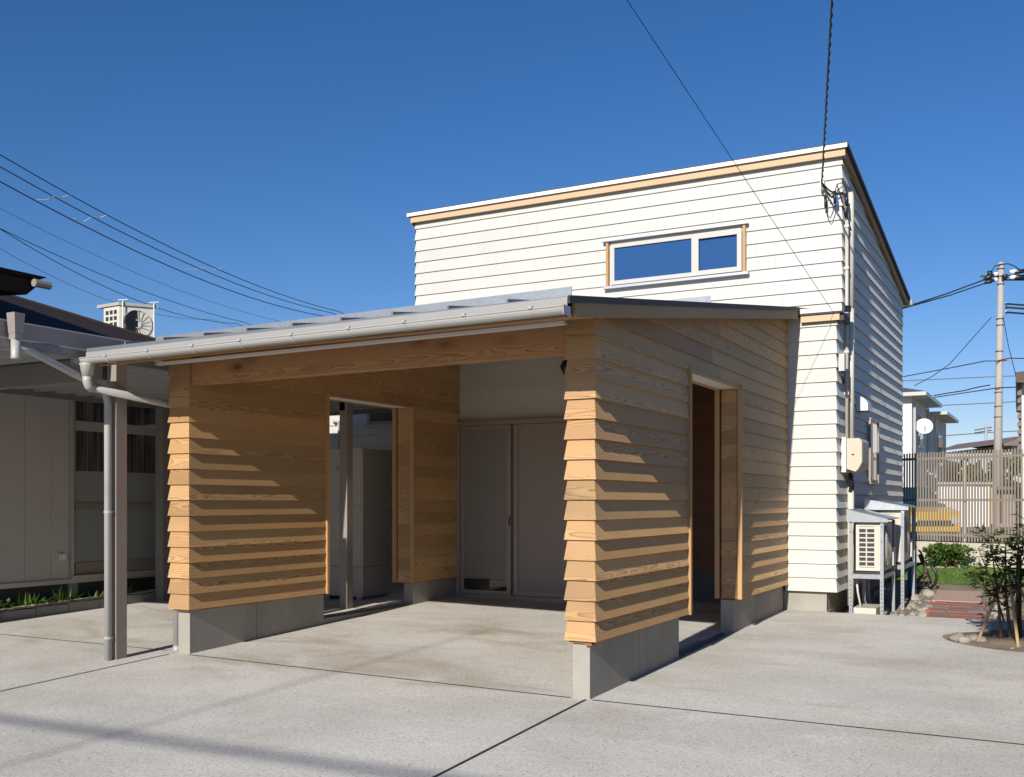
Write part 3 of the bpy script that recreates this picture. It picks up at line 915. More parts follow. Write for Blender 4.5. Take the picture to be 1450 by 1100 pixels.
m.tube([(.61, 5.55, 1.56), (.625, 5.53, 1.48), (.615, 5.56, 1.42), (.60, 5.60, 1.36)], .022, 6); m.tube([(.605, 5.60, 1.56), (.635, 5.60, 1.45), (.62, 5.62, 1.30)], .010, 6)
m.build('cable_bundle', 'black', mbx, True)
# service entrance clutter at the upper corner
m = MB()
for (x, y, z, r) in ((.40, 5.27, 4.45, .016), (.50, 5.25, 4.48, .017), (.60, 5.36, 4.47, .016)):
    m.tube([(x, y, z + .07), (x + .005, y, z - .06)], r, 8)
m.tube([(.405, 5.27, 4.38), (.425, 5.26, 4.31), (.455, 5.25, 4.27), (.48, 5.25, 4.32), (.505, 5.25, 4.41)], .006, 6)
m.tube([(.52, 5.26, 4.62), (.57, 5.29, 4.64), (.60, 5.34, 4.60), (.605, 5.36, 4.54)], .006, 6)
m.tube([(.505, 5.25, 4.54), (.52, 5.27, 4.62), (.55, 5.30, 4.52), (.585, 5.40, 4.30), (.59, 5.44, 4.50)], .007, 6)
m.tube([(.60, 5.36, 4.41), (.60, 5.42, 4.30), (.61, 5.62, 4.18)], .007, 6)
m.build('splice_sleeves', 'black', house, True)
m = MB(); m.tube([(.515, 5.262, 4.50), (.52, 5.262, 4.40)], .016, 8); m.build('blue_sleeve', 'blue', house)
m = MB(); m.box(.345, .385, 5.27, HY - .016, 4.60, 4.68); m.tube([(.365, 5.27, 4.70), (.365, 5.27, 4.58)], .012, 6); m.build('anchor_hook', 'galv', house)

# wall of the house under the carport, with the big sliding door
CY = 4.36
m = MB()
clad(m, (-3.62, CY), (-1.40, CY), (0, -1), 2.19, 3.06, EXW, .006, zbase=2.10)
m.box(-3.62, -1.40, CY + .01, CY + .12, .1, 3.1)
clad(m, (-1.40, CY), (-1.40, 5.3), (1, 0), .30, 3.2, EXW, .012)
m.build('porch_wall', 'siding', house)
m = MB()
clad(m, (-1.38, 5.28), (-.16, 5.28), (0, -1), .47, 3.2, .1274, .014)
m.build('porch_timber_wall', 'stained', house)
m = MB(); m.box(-1.39, -.14, 5.29, 5.34, 0, .48); m.build('porch_plinth', 'dark_conc', house)
sd = MB()
frame(sd, -3.615, -1.45, .125, 2.185, .05, CY - .075, CY - .006)
sd.box(-3.57, -1.49, CY - .06, CY - .02, .176, .182)
sdo = sd.build('sliding_door', 'alu_bronze', house)
m = MB()
x0, x1 = -3.56, -2.905
frame(m, x0, x1, .185, 2.13, .045, CY - .062, CY - .040)
m.box(x1 - .02, x1 + .012, CY - .072, CY - .03, .185, 2.13)
lf = m.build('screen_leaf', 'alu_bronze', sdo)
m = MB(); m.face([(x0 + .04, CY - .05, .36), (x1 - .04, CY - .05, .36), (x1 - .04, CY - .05, 2.09), (x0 + .04, CY - .05, 2.09)]); m.build('pane', 'glass_grey', lf)
m = MB(); m.box(x0 + .046, x1 - .046, CY - .058, CY - .045, .232, .358); m.build('kick_panel', 'glass_dark', lf)
m = MB(); m.box(x1 - .006, x1 + .006, CY - .084, CY - .073, .98, 1.08); m.build('handle', 'black', lf)
m = MB()
frame(m, -2.87, -1.50, .185, 2.13, .05, CY - .038, CY - .012)
rf = m.build('door_leaf', 'alu_bronze', sdo)
m = MB(); m.face([(-2.82, CY - .022, .235), (-1.55, CY - .022, .235), (-1.55, CY - .022, 2.08), (-2.82, CY - .022, 2.08)]); m.build('panel', 'door_panel', rf)

# single storey wing on the left of the house
m = MB()
clad(m, (-7.6, HY), (HL - .05, HY), (0, -1), .25, 2.98, EXW, TW, zbase=2.305 - 15 * EXW)
m.box(-7.6, HL - .05, HY + .01, HY + .15, -.1, 3.0)
m.build('wing_wall', 'siding', house)
m = MB(); m.box(-7.7, HL + .2, HY - .08, 8.0, 3.0, 3.07); m.box(-5.95, HL + .2, 3.60, HY - .081, 3.0, 3.07); m.build('wing_roof_and_shade_overhang', 'metal_dark', house)  # second box: unseen overhang added to keep the wing wall shaded
m = MB(); m.box(-5.66, -4.98, HY - .035, HY + .01, 2.29, 2.80); ww = m.build('wing_window', 'alu_bronze', house)
m = MB(); m.box(-5.61, -5.0, HY - .045, HY - .034, 2.335, 2.78); m.build('pane', 'glass_dark', ww)
m = MB(); m.box(-5.70, -4.98, HY - .06, HY - .02, 2.262, 2.288); m.build('sill', 'alu_light', ww)
m = MB(); m.tube([(-6.20, HY - .04, 2.33), (-6.20, HY - .06, 2.35), (-6.12, HY - .06, 2.35), (-6.12, HY - .06, 1.6)], .018, 6); m.build('vent_pipe', 'pipe_grey', house, True)

# ================================================================== TIMBER CARPORT
carport = thing('timber_carport', 'natural timber clad carport with lean-to metal roof and white gutter in front of white house', 'carport', (-1.8, 2, 0))
def crz(Y): return 2.518 + .156 * Y                         # top of the roof sheet
Z0, EXP, TL = .372, .1274, .018
ZOP = Z0 + 15 * EXP                                          # head of the openings
def ctop(Y): return crz(Y) - .113
def wall_faces(xa, xb, ya, oa, ob, yb, name_pl, plx, ply, grooves):
    """xa..xb wall thickness, ya front, oa..ob opening, yb back end"""
    m = MB()
    # outer/inner long faces
    for x, nx in ((xb, 1), (xa, -1)):
        mt = (1, 0)
        def seg(y0, y1, z0, z1, mm, sl=False):
            tp = (lambda u: ctop(y0 + u)) if sl else None
            clad(m, (x, y0), (x, y1), (nx, 0), z0, z1, EXP, TL, zbase=Z0, mitre=mm, top=tp, piece=2.7, butt=True, nails=.455)
        seg(ya, oa, Z0, ZOP, (1, 0)); seg(ob, yb, Z0, ZOP, (1, 0)); seg(ya, yb, ZOP, 3.4, (1, 0), True)
    clad(m, (xa, ya), (xb, ya), (0, -1), Z0, ctop(ya) + .01, EXP, TL, zbase=Z0, mitre=(1, 1), nails=.15)
    clad(m, (xa + .02, ob), (xb - .02, ob), (0, -1), Z0, ZOP, EXP, .010, zbase=Z0)
    clad(m, (xa + .02, oa), (xb - .02, oa), (0, 1), Z0, ZOP, EXP, .010, zbase=Z0)
    # core
    for y0, y1 in ((ya + .02, oa - .015), (ob + .015, yb - .01)):
        m.hexa([(xa + .015, y0, Z0 + .004), (xb - .015, y0, Z0 + .004), (xb - .015, y1, Z0 + .004), (xa + .015, y1, Z0 + .004),
                (xa + .015, y0, ctop(y0) - .02), (xb - .015, y0, ctop(y0) - .02), (xb - .015, y1, ctop(y1) - .02), (xa + .015, y1, ctop(y1) - .02)], along=(0, 0, 1))
    m.hexa([(xa + .015, oa - .014, ZOP + .02), (xb - .015, oa - .014, ZOP + .02), (xb - .015, ob + .014, ZOP + .02), (xa + .015, ob + .014, ZOP + .02),
            (xa + .015, oa - .014, ctop(oa) - .02), (xb - .015, oa - .014, ctop(oa) - .02), (xb - .015, ob + .014, ctop(ob) - .02), (xa + .015, ob + .014, ctop(ob) - .02)], along=(0, 1, 0))
    return m
# left wall
m = wall_faces(-3.822, -3.618, .140, 1.87, 3.37, CY - .005, 0, 0, 0, 0); m.build('left_cladding', ['cedar', 'nail'], carport)
m = wall_faces(-.139, .045, -.032, 1.755, 3.225, BY + .02, 0, 0, 0, 0); m.build('right_cladding', ['cedar', 'nail'], carport)
def trims(xa, xb, oa, ob):
    m = MB()
    for x, s in ((xb, 1), (xa, -1)):
        a, b = (x - .006, x + .034) if s > 0 else (x - .034, x + .006)
        m.box(a, b, oa + .001, oa + .034, Z0 - .005, ZOP + .02, along=(0, 0, 1))
        m.box(a, b, ob - .034, ob - .001, Z0 - .005, ZOP + .02, along=(0, 0, 1))
        m.box(a, b - (.012 if s > 0 else -.0), oa + .035, ob - .035, ZOP - .012, ZOP + .012, along=(0, 1, 0))
    return m
trims(-3.822, -3.618, 1.87, 3.37).build('opening_trim', 'trimwood', carport)
trims(-.139, .045, 1.755, 3.225).build('opening_trim', 'trimwood', carport)
for xa, xb, oa, ob in ((-3.815, -3.625, 1.905, 3.335), (-.132, .038, 1.79, 3.19)):
    m = MB(); m.box(xa, xb, oa, ob, ZOP - .005, ZOP + .006); m.build('head_panel', 'white_panel', carport)
def plinth(mb, x0, x1, ys):
    for a, b in zip(ys[:-1], ys[1:]):
        mb.box(x0, x1, a + (.003 if a != ys[0] else 0), b - (.003 if b != ys[-1] else 0), -.25, .355)
        if b != ys[-1]: mb.box(x0 + .008, x1 - .008, b - .003, b + .003, -.24, .35)
for args in ((-3.785, -3.655, [.185, .97, 1.90]), (-3.785, -3.655, [3.46, CY - .02])):
    m = MB(); plinth(m, *args); m.build('plinth', 'castconc', carport)
for args in ((-.118, 0, [0, .86, 1.70]), (-.118, 0, [3.20, 3.95, 4.72, 5.08])):
    m = MB(); plinth(m, *args); m.build('plinth', 'castconc', carport)
for xa, xb, ya, yb in ((-.130, .02, -.025, 1.74), (-.130, .02, 3.24, 5.0), (-3.80, -3.64, .15, 1.82), (-3.80, -3.64, 3.40, 4.3)):
    m = MB(); m.box(xa, xb, ya, yb, .356, .371, along=(0, 1, 0)); m.build('sill_plate', 'beam', carport)
m = MB(); m.box(-.02, .028, -.034, .03, .345, .3555); m.build('shim', 'red_shim', carport)
m = MB(); m.box(-.15, -.1, 1.70, 3.20, -.1, .052); m.build('threshold', 'castconc', carport)
m = MB(); m.box(-3.78, -3.74, 1.90, 3.46, 0, gz(-3.7, 2.6) + .045); m.box(-3.70, -3.66, 1.90, 3.46, 0, gz(-3.7, 2.6) + .03); m.build('threshold', 'castconc', carport)
# front beam
m = MB()
def skbox(mb, x0, x1, y0, y1, z0, z1, along=(1, 0, 0), seed=None, zf=None):
    zf = zf or (lambda X, Y: 0)
    P = [(x0, y0 + skew(x0)), (x1, y0 + skew(x1)), (x1, y1 + skew(x1)), (x0, y1 + skew(x0))]
    mb.hexa([(*p, z0 + zf(*p)) for p in P] + [(*p, z1 + zf(*p)) for p in P], seed, 0, along)
skbox(m, -3.60, -.155, .000, .115, 2.205, 2.418, seed=.37)
bm_o = m.build('front_beam', 'beam', carport)
m = MB(); m.disc((-1.85, -.001 + skew(-1.85), 2.375), (0, 1, 0), .012, .012, 12); m.build('bolt', 'galv', bm_o)
# roof sheet
XL, XR = -3.99, .195
YF = -.715
m = MB()
def P4(x0, x1, y0, y1, d0, d1):
    a = [(x0, y0 + skew(x0)), (x1, y0 + skew(x1)), (x1, y1), (x0, y1)]
    return [(x, y, crz(y) + d0) for x, y in a] + [(x, y, crz(y) + d1) for x, y in a]
m.hexa(P4(XL, XR, YF, HY - .01, -.038, 0))
for i in range(1, 10):
    x = XL + (XR - XL) * i / 10
    m.hexa(P4(x - .008, x + .008, YF + .02, HY - .02, .0005, .022))
croof = m.build('roof', 'metal_grey', carport)
for a, b in ((XR - .030, XR - .008), (XL + .008, XL + .030)):
    m = MB(); m.hexa(P4(a, b, YF + .10, 4.95, -.118, -.0365), along=(0, 1, 0)); m.build('verge_board', 'cedar', croof)
m = MB()
m.hexa(P4(XL + .031, XR - .031, YF + .05, BY, -.112, -.095), along=(1, 0, 0))
m.build('soffit', 'soffit', croof)
m = MB(); skbox(m, XL + .002, XR - .009, YF - .008, YF - .001, crz(YF) - .072, crz(YF) - .007); m.build('eave_fascia', 'fascia_pale', croof)
m = MB(); skbox(m, XL + .03, XR - .04, YF + .03, YF + .055, crz(YF) - .112, crz(YF) - .101); m.build('eave_board', 'soffit', croof)
m = MB(); skbox(m, -3.88, -.12, -.135, -.085, crz(-.11) - .136, crz(-.11) - .1165); m.build('soffit_vent_strip', 'metal_white', croof)
m = MB()
m.box(XR + .001, XR + .006, YF + .02, YF + .021, crz(YF), crz(YF) + .001)
m.hexa(P4(XR - .0075, XR + .004, YF, 4.955, -.036, .004)); m.build('verge_flashing', 'metal_dark', croof)
# snow guards
def guard(name, Yg, x0, x1, nb):
    m = MB()
    zg = crz(Yg) + .030
    skbox(m, x0, x1, Yg, Yg + .006, zg, zg + .062); skbox(m, x0, x1, Yg + .007, Yg + .05, zg, zg + .006)
    o = m.build(name, 'galv', croof)
    for i in range(nb):
        x = lerp(x0 + .12, x1 - .25, i / (nb - 1)); y = Yg + skew(x)
        b = MB(); b.hexa([(x, y - .17, crz(y - .17) + .002), (x + .03, y - .17, crz(y - .17) + .002), (x + .03, y + .10, crz(y + .10) + .002), (x, y + .10, crz(y + .10) + .002),
                          (x, y - .17, crz(y - .17) + .010), (x + .03, y - .17, crz(y - .17) + .010), (x + .03, y + .10, crz(y + .10) + .010), (x, y + .10, crz(y + .10) + .010)])
        b.bar((x + .015, y + .008, zg + .05), (x + .015, y + .09, crz(y + .09) + .012), .03, .005)
        b.build('bracket', 'galv', o)
guard('snow_guard', -.20, -3.80, -.035, 9)
guard('snow_guard', 2.50, -3.80, .005, 7)
# gutter: half round trough
def gprof(r, t, n=9):
    o = [(-r * math.cos(math.pi * k / n), -r * math.sin(math.pi * k / n) * .95) for k in range(n + 1)]
    i = [(-(r - t) * math.cos(math.pi * k / n), -(r - t) * math.sin(math.pi * k / n) * .95) for k in range(n + 1)]
    return o + i[::-1]
m = MB()
gy = -.735; gzz = 2.345
A = (XL - .08, gy + skew(XL), gzz + .004); B = (.185, gy + skew(.185), gzz - .004)
pr = gprof(.046, .004)
n = len(pr)
a = Vector(A); b = Vector(B)
for k in range(n):
    j = (k + 1) % n
    m.face([a + Vector((0, *pr[k])), a + Vector((0, *pr[j])), b + Vector((0, *pr[j])), b + Vector((0, *pr[k]))])
for e in (a, b):
    m.face([e + Vector((0, *p)) for p in pr[:n // 2]])
m.tube([a + Vector((0, -.046, 0)), b + Vector((0, -.046, 0))], .005, 6)
gut = m.build('gutter', 'gutter', carport)
for px in (133, 195, 262, 332, 408, 492, 573, 660, 756):
    r_ = ray(px, 480); t = ((gy - .05) + .06 - CAM.y) / r_.y; X = CAM.x + r_.x * t
    y = gy + skew(X)
    m = MB()
    for k in range(6):
        t0, t1 = math.pi * k / 9, math.pi * (k + 1) / 9
        f = lambda t, r: (y - r * math.cos(t), gzz - r * math.sin(t) * .95)
        m.hexa([(X, *f(t0, .047)), (X + .018, *f(t0, .047)), (X + .018, *f(t1, .047)), (X, *f(t1, .047)), (X, *f(t0, .051)), (X + .018, *f(t0, .051)), (X + .018, *f(t1, .051)), (X, *f(t1, .051))])
    m.box(X - .004, X + .02, y - .060, y - .043, gzz - .004, gzz + .012)
    m.build('gutter_bracket', 'gutter', gut)
m = MB(); m.box(XL - .086, XL - .081, gy + skew(XL) - .052, gy + skew(XL) + .050, gzz - .050, gzz + .008); m.build('end_cap', 'gutter', gut)
m = MB(); m.box(.1855, .190, gy - .050, gy + .046, gzz - .050, gzz + .004); m.build('end_cap', 'gutter', gut)
ox, oy = -3.955, gy + skew(-3.955)
m = MB()
m.tube([(ox, oy, gzz - .035), (ox, oy, gzz - .05), (ox, oy, gzz - .13)], [.062, .055, .042], 14)
m.tube([(ox, oy, gzz - .125), (ox, oy, gzz - .165), (ox + .0, oy + .012, gzz - .20), (ox, oy + .045, gzz - .222)], .037, 14)
m.build('outlet', 'gutter', gut, True)
m = MB()
e0 = Vector((ox, oy + .03, gzz - .215)); e1 = Vector((-3.880, .20, 2.055))
m.tube([e0, e1, e1 + Vector((0, .05, -.03)), e1 + Vector((0, .07, -.10)), Vector((-3.878, .262, .03))], .031, 14)
m.tube([(-3.878, .262, .05), (-3.878, .262, -.01)], .036, 14)
dpo = m.build('downpipe', 'gutter', carport, True)
for z in (1.35, .52):
    m = MB(); m.box(-3.915, -3.842, .222, .300, z, z + .022); m.build('pipe_clip', 'galv', dpo)

# black wall lamp above the sliding door
lx, lz = -2.185, 2.735
lamp = thing('wall_lamp', 'small black dome lamp on the cream wall above the sliding door', 'lamp', (lx, CY - .01, lz))
m = MB(); m.box(lx - .06, lx + .06, CY - .028, CY - .008, lz - .08, lz + .08); m.build('back_plate', 'black', lamp)
m = MB(); m.tube([(lx, CY - .029, lz + .03), (lx, CY - .06, lz + .025), (lx, CY - .10, lz - .005), (lx, CY - .12, lz - .055)], [.060, .072, .066, .035], 14); m.build('hood', 'black', lamp, True)
m = MB(); m.tube([(lx, CY - .05, lz - .02), (lx, CY - .085, lz - .07), (lx, CY - .09, lz - .085)], [.042, .042, .02], 12); m.build('lamp_lens', 'lens', lamp, True)
# ================================================================== HOT WATER TANK beside the carport
tank = thing('water_heater_tank', 'tall taupe hot water tank seen through the left carport doorway', 'water tank', (-4.75, 3.85, .12))
m = MB()
tx0, tx1, ty0, ty1 = -5.06, -4.435, 3.56, 4.16
for x0, x1, y0, y1, z0, z1 in ((tx0, tx1, ty0, ty1, .16, .50), (tx0, tx1, ty0, ty1, .506, 1.20), (tx0, tx1, ty0, ty1, 1.206, 1.84)):
    c = .022
    P = [(x0 + c, y0), (x1 - c, y0), (x1, y0 + c), (x1, y1), (x0, y1), (x0, y0 + c)]
    n = len(P)
    for k in range(n):
        j = (k + 1) % n
        m.face([(*P[k], z0), (*P[j], z0), (*P[j], z1), (*P[k], z1)])
    m.face([(*p, z1) for p in P]); m.face([(*p, z0) for p in P][::-1])
m.build('shell', 'tank', tank)
m = MB(); m.box(tx0 - .008, tx1 + .008, ty0 - .008, ty1 + .008, 1.841, 1.865); m.build('lid', 'tank', tank)
for x in (tx0 + .08, tx1 - .08):
    m = MB(); m.box(x - .04, x + .04, ty0 + .05, ty1 - .05, .06, .159); m.build('foot', 'galv', tank)
m = MB(); m.box(-4.76, -4.70, ty0 - .014, ty0 - .001, 1.16, 1.195); m.build('pull', 'alu_bronze', tank)
m = MB(); m.box(-4.86, -4.68, ty0 - .004, ty0 - .001, .62, .69); m.build('data_plate', 'pipe_grey', tank)
cu = bpy.data.curves.new('logo_text', 'FONT'); cu.body = "hauau"; cu.size = .062; cu.extrude = .0008
to = bpy.data.objects.new('tmp_text', cu); COL.objects.link(to)
bpy.context.view_layer.update()
me = bpy.data.meshes.new_from_object(to.evaluated_get(bpy.context.evaluated_depsgraph_get()))
bpy.data.objects.remove(to)
me.materials.clear(); me.materials.append(MAT['ink'])
lg = bpy.data.objects.new('lettering', me); COL.objects.link(lg)
lg.parent = tank; lg.matrix_parent_inverse = Matrix.Translation(-Vector(tank.location))
lg.location = (-4.80, ty0 - .002, 1.628); lg.rotation_euler = (R(90), 0, 0)

# ================================================================== NEIGHBOUR'S CARPORT (left)
nc = thing('steel_carport', 'brown grey flat steel carport with square posts at the left edge', 'carport', (-5.3, .5, 0))
NX0, NX1, NY0, NY1, NZ = -6.95, -4.06, -1.95, 4.55, 2.365
m = MB()
nc_h = .175
m.sweep([(0, 0), (0, 0)], (0, 0, 0), (0, 0, 0)) if False else None
# side fascia (runs front to back) with a rolled upper lip, end fascias
def fascia_x(mb, x, s):
    P = [(x, NZ), (x, NZ + .06), (x - s * .012, NZ + .075), (x - s * .012, NZ + .19), (x - s * .03, NZ + .203), (x - s * .09, NZ + .203), (x - s * .09, NZ + .195), (x - s * .04, NZ + .19), (x - s * .04, NZ)]
    n = len(P)
    for k in range(n):
        j = (k + 1) % n
        mb.face([(P[k][0], NY0, P[k][1]), (P[j][0], NY0, P[j][1]), (P[j][0], NY1, P[j][1]), (P[k][0], NY1, P[k][1])])
fascia_x(m, NX1, 1); fascia_x(m, NX0, -1)
m.box(NX0, NX1, NY0 - .05, NY0 - .001, NZ, NZ + .203); m.box(NX0, NX1, NY1 + .001, NY1 + .05, NZ, NZ + .203)
m.build('roof_edge', 'carport_steel', nc)
m = MB()
y = NY0; k = 0
ztop, zlow = NZ + .135, NZ + .055
x0, x1 = NX0 + .05, NX1 - .05
while y < NY1 - .01:
    for (a, za), (b, zb2) in zip([(0, zlow), (.09, zlow), (.13, ztop), (.22, ztop)], [(.09, zlow), (.13, ztop), (.22, ztop), (.26, zlow)]):
        m.face([(x0, y + a, za), (x1, y + a, za), (x1, y + b, zb2), (x0, y + b, zb2)])
    y += .26
m.build('folded_plate_roof', 'deck_steel', nc)
for y in (-.20, 2.95):
    m = MB(); m.box(NX0 + .03, NX1 - .11, y - .05, y + .05, NZ - .13, NZ + .05); m.build('cross_beam', 'carport_steel', nc)
for x, y, w in ((-4.060, -.20, .105), (-4.19, 2.95, .10), (-6.87, 2.88, .13), (-6.87, -.20, .105)):
    m = MB(); m.box(x - w / 2, x + w / 2, y - w / 2, y + w / 2, -.1, NZ + .02); m.build('post', 'post_face', nc)
# drainpipe with its hopper
m = MB()
hx = NX1 + .05
m.hexa([(hx - .038, -1.17, 2.465), (hx + .038, -1.17, 2.465), (hx + .038, -1.105, 2.465), (hx - .038, -1.105, 2.465),
        (hx - .045, -1.18, 2.61), (hx + .045, -1.18, 2.61), (hx + .045, -1.095, 2.61), (hx - .045, -1.095, 2.61)])
m.box(hx - .035, hx + .035, -1.168, -1.107, 2.42, 2.464)
m.build('hopper', 'post_face', nc)
m = MB(); m.tube([(hx, -1.137, 2.419), (hx, -1.137, 2.29), (hx, -1.137, 2.28)], .034, 12)
m.tube([(hx, -1.137, 2.37), (hx, -1.04, 2.36), (-4.03, -.39, 2.15), (-4.04, -.33, 2.11), (-4.045, -.303, 2.03), (-4.045, -.30, -.04)], .029, 12)
dp2 = m.build('downpipe', 'pipe_grey', nc, True)
for z in (1.16, .16):
    m = MB(); m.tube([(-4.045, -.30, z), (-4.045, -.30, z + .02)], .033, 12); m.box(-4.055, -4.035, -.29, -.254, z, z + .02); m.build('pipe_clip', 'pipe_grey', dp2)

# ================================================================== NEIGHBOUR'S HOUSE (left)
nh = thing('prefab_house', 'beige panel prefab house with big sliding window behind the steel carport', 'house', (-9, 1, 0))
NW = -7.2
m = MB()
seams = [-6, -5, -4, -3, -2, -1, 0, .6, .925, 1.256, 1.585]
for i in range(len(seams) - 1): m.box(NW - .12, NW, seams[i] + .004, seams[i + 1] - .004, .385, 2.75)
m.box(NW - .12, NW - .006, -6, 1.82, .386, 2.74); m.box(NW - .12, NW, 3.27, 5.2, .385, 2.75); m.box(NW - .12, NW, 1.585, 3.27, 2.56, 2.75)
m.build('wall_panel', 'panel_beige', nh)
m = MB(); m.box(NW - .11, NW + .001, 1.589, 1.815, .385, 2.70); m.build('textured_panel', 'panel_rough', nh)
m = MB(); m.box(NW - .12, NW + .03, -6, 5.2, .335, .384); m.build('sill_beam', 'alu_light', nh)
m = MB(); m.box(NW - .02, NW + .0, -6, 5.2, -.05, .334); m.build('crawl_mesh', 'mesh', nh)
for y in (.55, 1.86, 3.2):
    m = MB(); m.box(NW - .01, NW + .012, y - .06, y + .06, -.05, .334); m.build('pier', 'kerb', nh)
m = MB()
wy0, wy1, wz0, wz1 = 1.822, 3.26, .40, 2.545
m.box(NW - .05, NW + .045, wy0, wy0 + .03, wz0, wz1); m.box(NW - .05, NW + .045, wy1 - .03, wy1, wz0, wz1)
m.box(NW - .05, NW + .045, wy0 + .031, wy1 - .031, wz1 - .04, wz1); m.box(NW - .05, NW + .06, wy0 - .01, wy1 + .01, wz0 - .03, wz0 + .02)
nwf = m.build('sliding_window', 'alu_light', nh)
def leafN(a, b, xo, side):
    m = MB()
    fr = .035 if side == 0 else .03
    m.box(xo, xo + .025, a, a + fr, .425, 2.50); m.box(xo, xo + .025, b - (.12 if side else .04), b, .425, 2.50)
    m.box(xo, xo + .025, a, b, .425, .56); m.box(xo, xo + .025, a, b, 1.16, 1.235); m.box(xo, xo + .025, a, b, 2.46, 2.50)
    o = m.build('window_sash', 'alu_taupe', nwf)
    m = MB(); m.face([(xo + .01, a, .56), (xo + .01, b, .56), (xo + .01, b, 1.16), (xo + .01, a, 1.16)]); m.face([(xo + .01, a, 1.235), (xo + .01, b, 1.235), (xo + .01, b, 1.60), (xo + .01, a, 1.60)]); m.build('frosted_pane', 'glass_frost', o)
    m = MB(); m.face([(xo + .01, a, 1.60), (xo + .01, b, 1.60), (xo + .01, b, 2.46), (xo + .01, a, 2.46)]); m.build('curtained_pane', 'curtain', o)
    m = MB(); m.box(xo + .012, xo + .022, a + .03, b - .12, 2.06, 2.17); m.build('roller_rail', 'alu_light', o)
leafN(1.855, 2.56, NW - .01, 0); leafN(2.54, 3.23, NW + .018, 1)
m = MB(); m.box(NW + .001, NW + .05, 1.69, 1.74, .60, .67); m.build('outdoor_socket', 'box_ivory', nh)
m = MB(); m.box(-13, NW - .13, -6, 5.2, -.1, 2.9); m.build('body', 'panel_beige', nh)
# roofs
m = MB()
ex, ey0, ey1, ez = -6.85, -6.5, 4.6, 2.98
rx = -10.2; rzz = 4.25
Aq = [(ex, ey0, ez), (ex, ey1, ez), (rx, ey1 - 3.0, rzz), (rx, ey0 + 3.0, rzz)]
m.face(Aq); m.face([(ex, ey1, ez), (-13.5, ey1, ez), (rx, ey1 - 3.0, rzz)]); m.face([(-13.5, ey1, ez), (-13.5, ey0, ez), (rx, ey0 + 3.0, rzz), (rx, ey1 - 3.0, rzz)])
m.face([(-13.5, ey0, ez), (ex, ey0, ez), (rx, ey0 + 3, rzz)])
m.face([(ex, ey0, ez - .02), (-13.5, ey0, ez - .02), (-13.5, ey1, ez - .02), (ex, ey1, ez - .02)])
m.tube([(ex, ey1, ez + .01), (rx, ey1 - 3.0, rzz + .01)], .03, 6)
m.build('hip_roof', 'roof_dark', nh)
m = MB()
ux = -7.5
m.hexa([(-10.5, -6, 3.57), (ux, -6, 3.55), (ux, 1.50, 3.55), (-10.5, 1.50, 3.77), (-10.5, -6, 3.92), (ux + .10, -6, 3.70), (ux + .10, 1.62, 3.70), (-10.5, 1.62, 4.12)])
m.hexa([(-10.5, -6, 3.94), (ux + .06, -6, 3.715), (ux + .06, 1.58, 3.715), (-10.5, 1.58, 4.14), (-10.5, -6, 4.01), (ux + .14, -6, 3.76), (ux + .14, 1.66, 3.76), (-10.5, 1.66, 4.19)])
ur = m.build('upper_eave', 'roof_dark', nh)
m = MB(); m.tube([(ux + .18, 1.46, 3.66), (ux + .18, 1.66, 3.66)], .045, 8); m.build('gutter_end', 'post_face', ur)
m = MB(); m.box(-10.4, -7.9, -6, 1.2, 2.9, 3.56); m.build('upper_wall', 'roof_dark', nh)

# air conditioner standing on that roof
acr = thing('rooftop_air_conditioner', 'white outdoor air conditioner unit on the neighbour roof under the power lines', 'air conditioner', (-11, 6, 4.2))
def onray(u, v, D): return at(u, v, D)
A0 = at(190, 476, 16.0); B0 = at(216, 479, 15.9)
P0 = at(169, 478, 15.8)                                     # near vertical corner of the box
ex1 = Vector((.88, .475, 0)); fw = Vector((-.475, .88, 0))
da = (ex1 * .88 + fw * .45).normalized(); db = (-ex1 * .80 + fw * .50).normalized()
zt, zbq = P0.z + .50, P0.z - .29
def abox(mb, o, a0, a1, b0, b1, z0, z1):
    q = [o + da * a0 + db * b0, o + da * a1 + db * b0, o + da * a1 + db * b1, o + da * a0 + db * b1]
    mb.hexa([(p.x, p.y, z0) for p in q] + [(p.x, p.y, z1) for p in q])
o = Vector((P0.x, P0.y, 0))
m = MB(); abox(m, o, 0, .50, 0, .38, zbq, zt); m.build('casing', 'ac_white', acr)
m = MB(); abox(m, o, -.03, .55, -.03, .50, zt + .002, zt + .05); m.build('lid', 'pipe_grey', acr)
m = MB()
for i in range(3):
    for j in range(7): abox(m, o, -.008, -.001, .06 + i * .10, .12 + i * .10, zbq + .1 + j * .095, zbq + .16 + j * .095)
m.build('side_slots', 'ac_dark', acr)
m = MB(); c0 = o + da * .25 + Vector((0, 0, zt - .27)); nb = -db
m.tube([c0 + nb * .001, c0 + nb * .012], .215, 24); fan = m.build('fan_opening', 'ac_dark', acr)
m = MB()
for k in range(16):
    t = 2 * math.pi * k / 16
    d = da * math.cos(t) + Vector((0, 0, 1)) * math.sin(t); d2 = da * math.cos(t + .35) + Vector((0, 0, 1)) * math.sin(t + .35)
    m.tube([c0 + nb * .016 + d * .05, c0 + nb * .018 + d2 * .21], .005, 4)
for r_ in (.06, .215):
    pts = [c0 + nb * .018 + (da * math.cos(2 * math.pi * k / 24) + Vector((0, 0, 1)) * math.sin(2 * math.pi * k / 24)) * r_ for k in range(25)]
    m.tube(pts, .007, 4, False)
m.build('fan_guard', 'pvc', acr)
m = MB()
for a in (.02, .48):
    p = o + da * a - db * .05
    m.tube([(p.x, p.y, zbq), (p.x, p.y, zt + .08)], .010, 5); m.tube([p + Vector((0, 0, zt + .07)) - da * .07, p + Vector((0, 0, zt + .09)) + da * .07], .012, 5)
m.build('tie_strap', 'porcelain', acr)
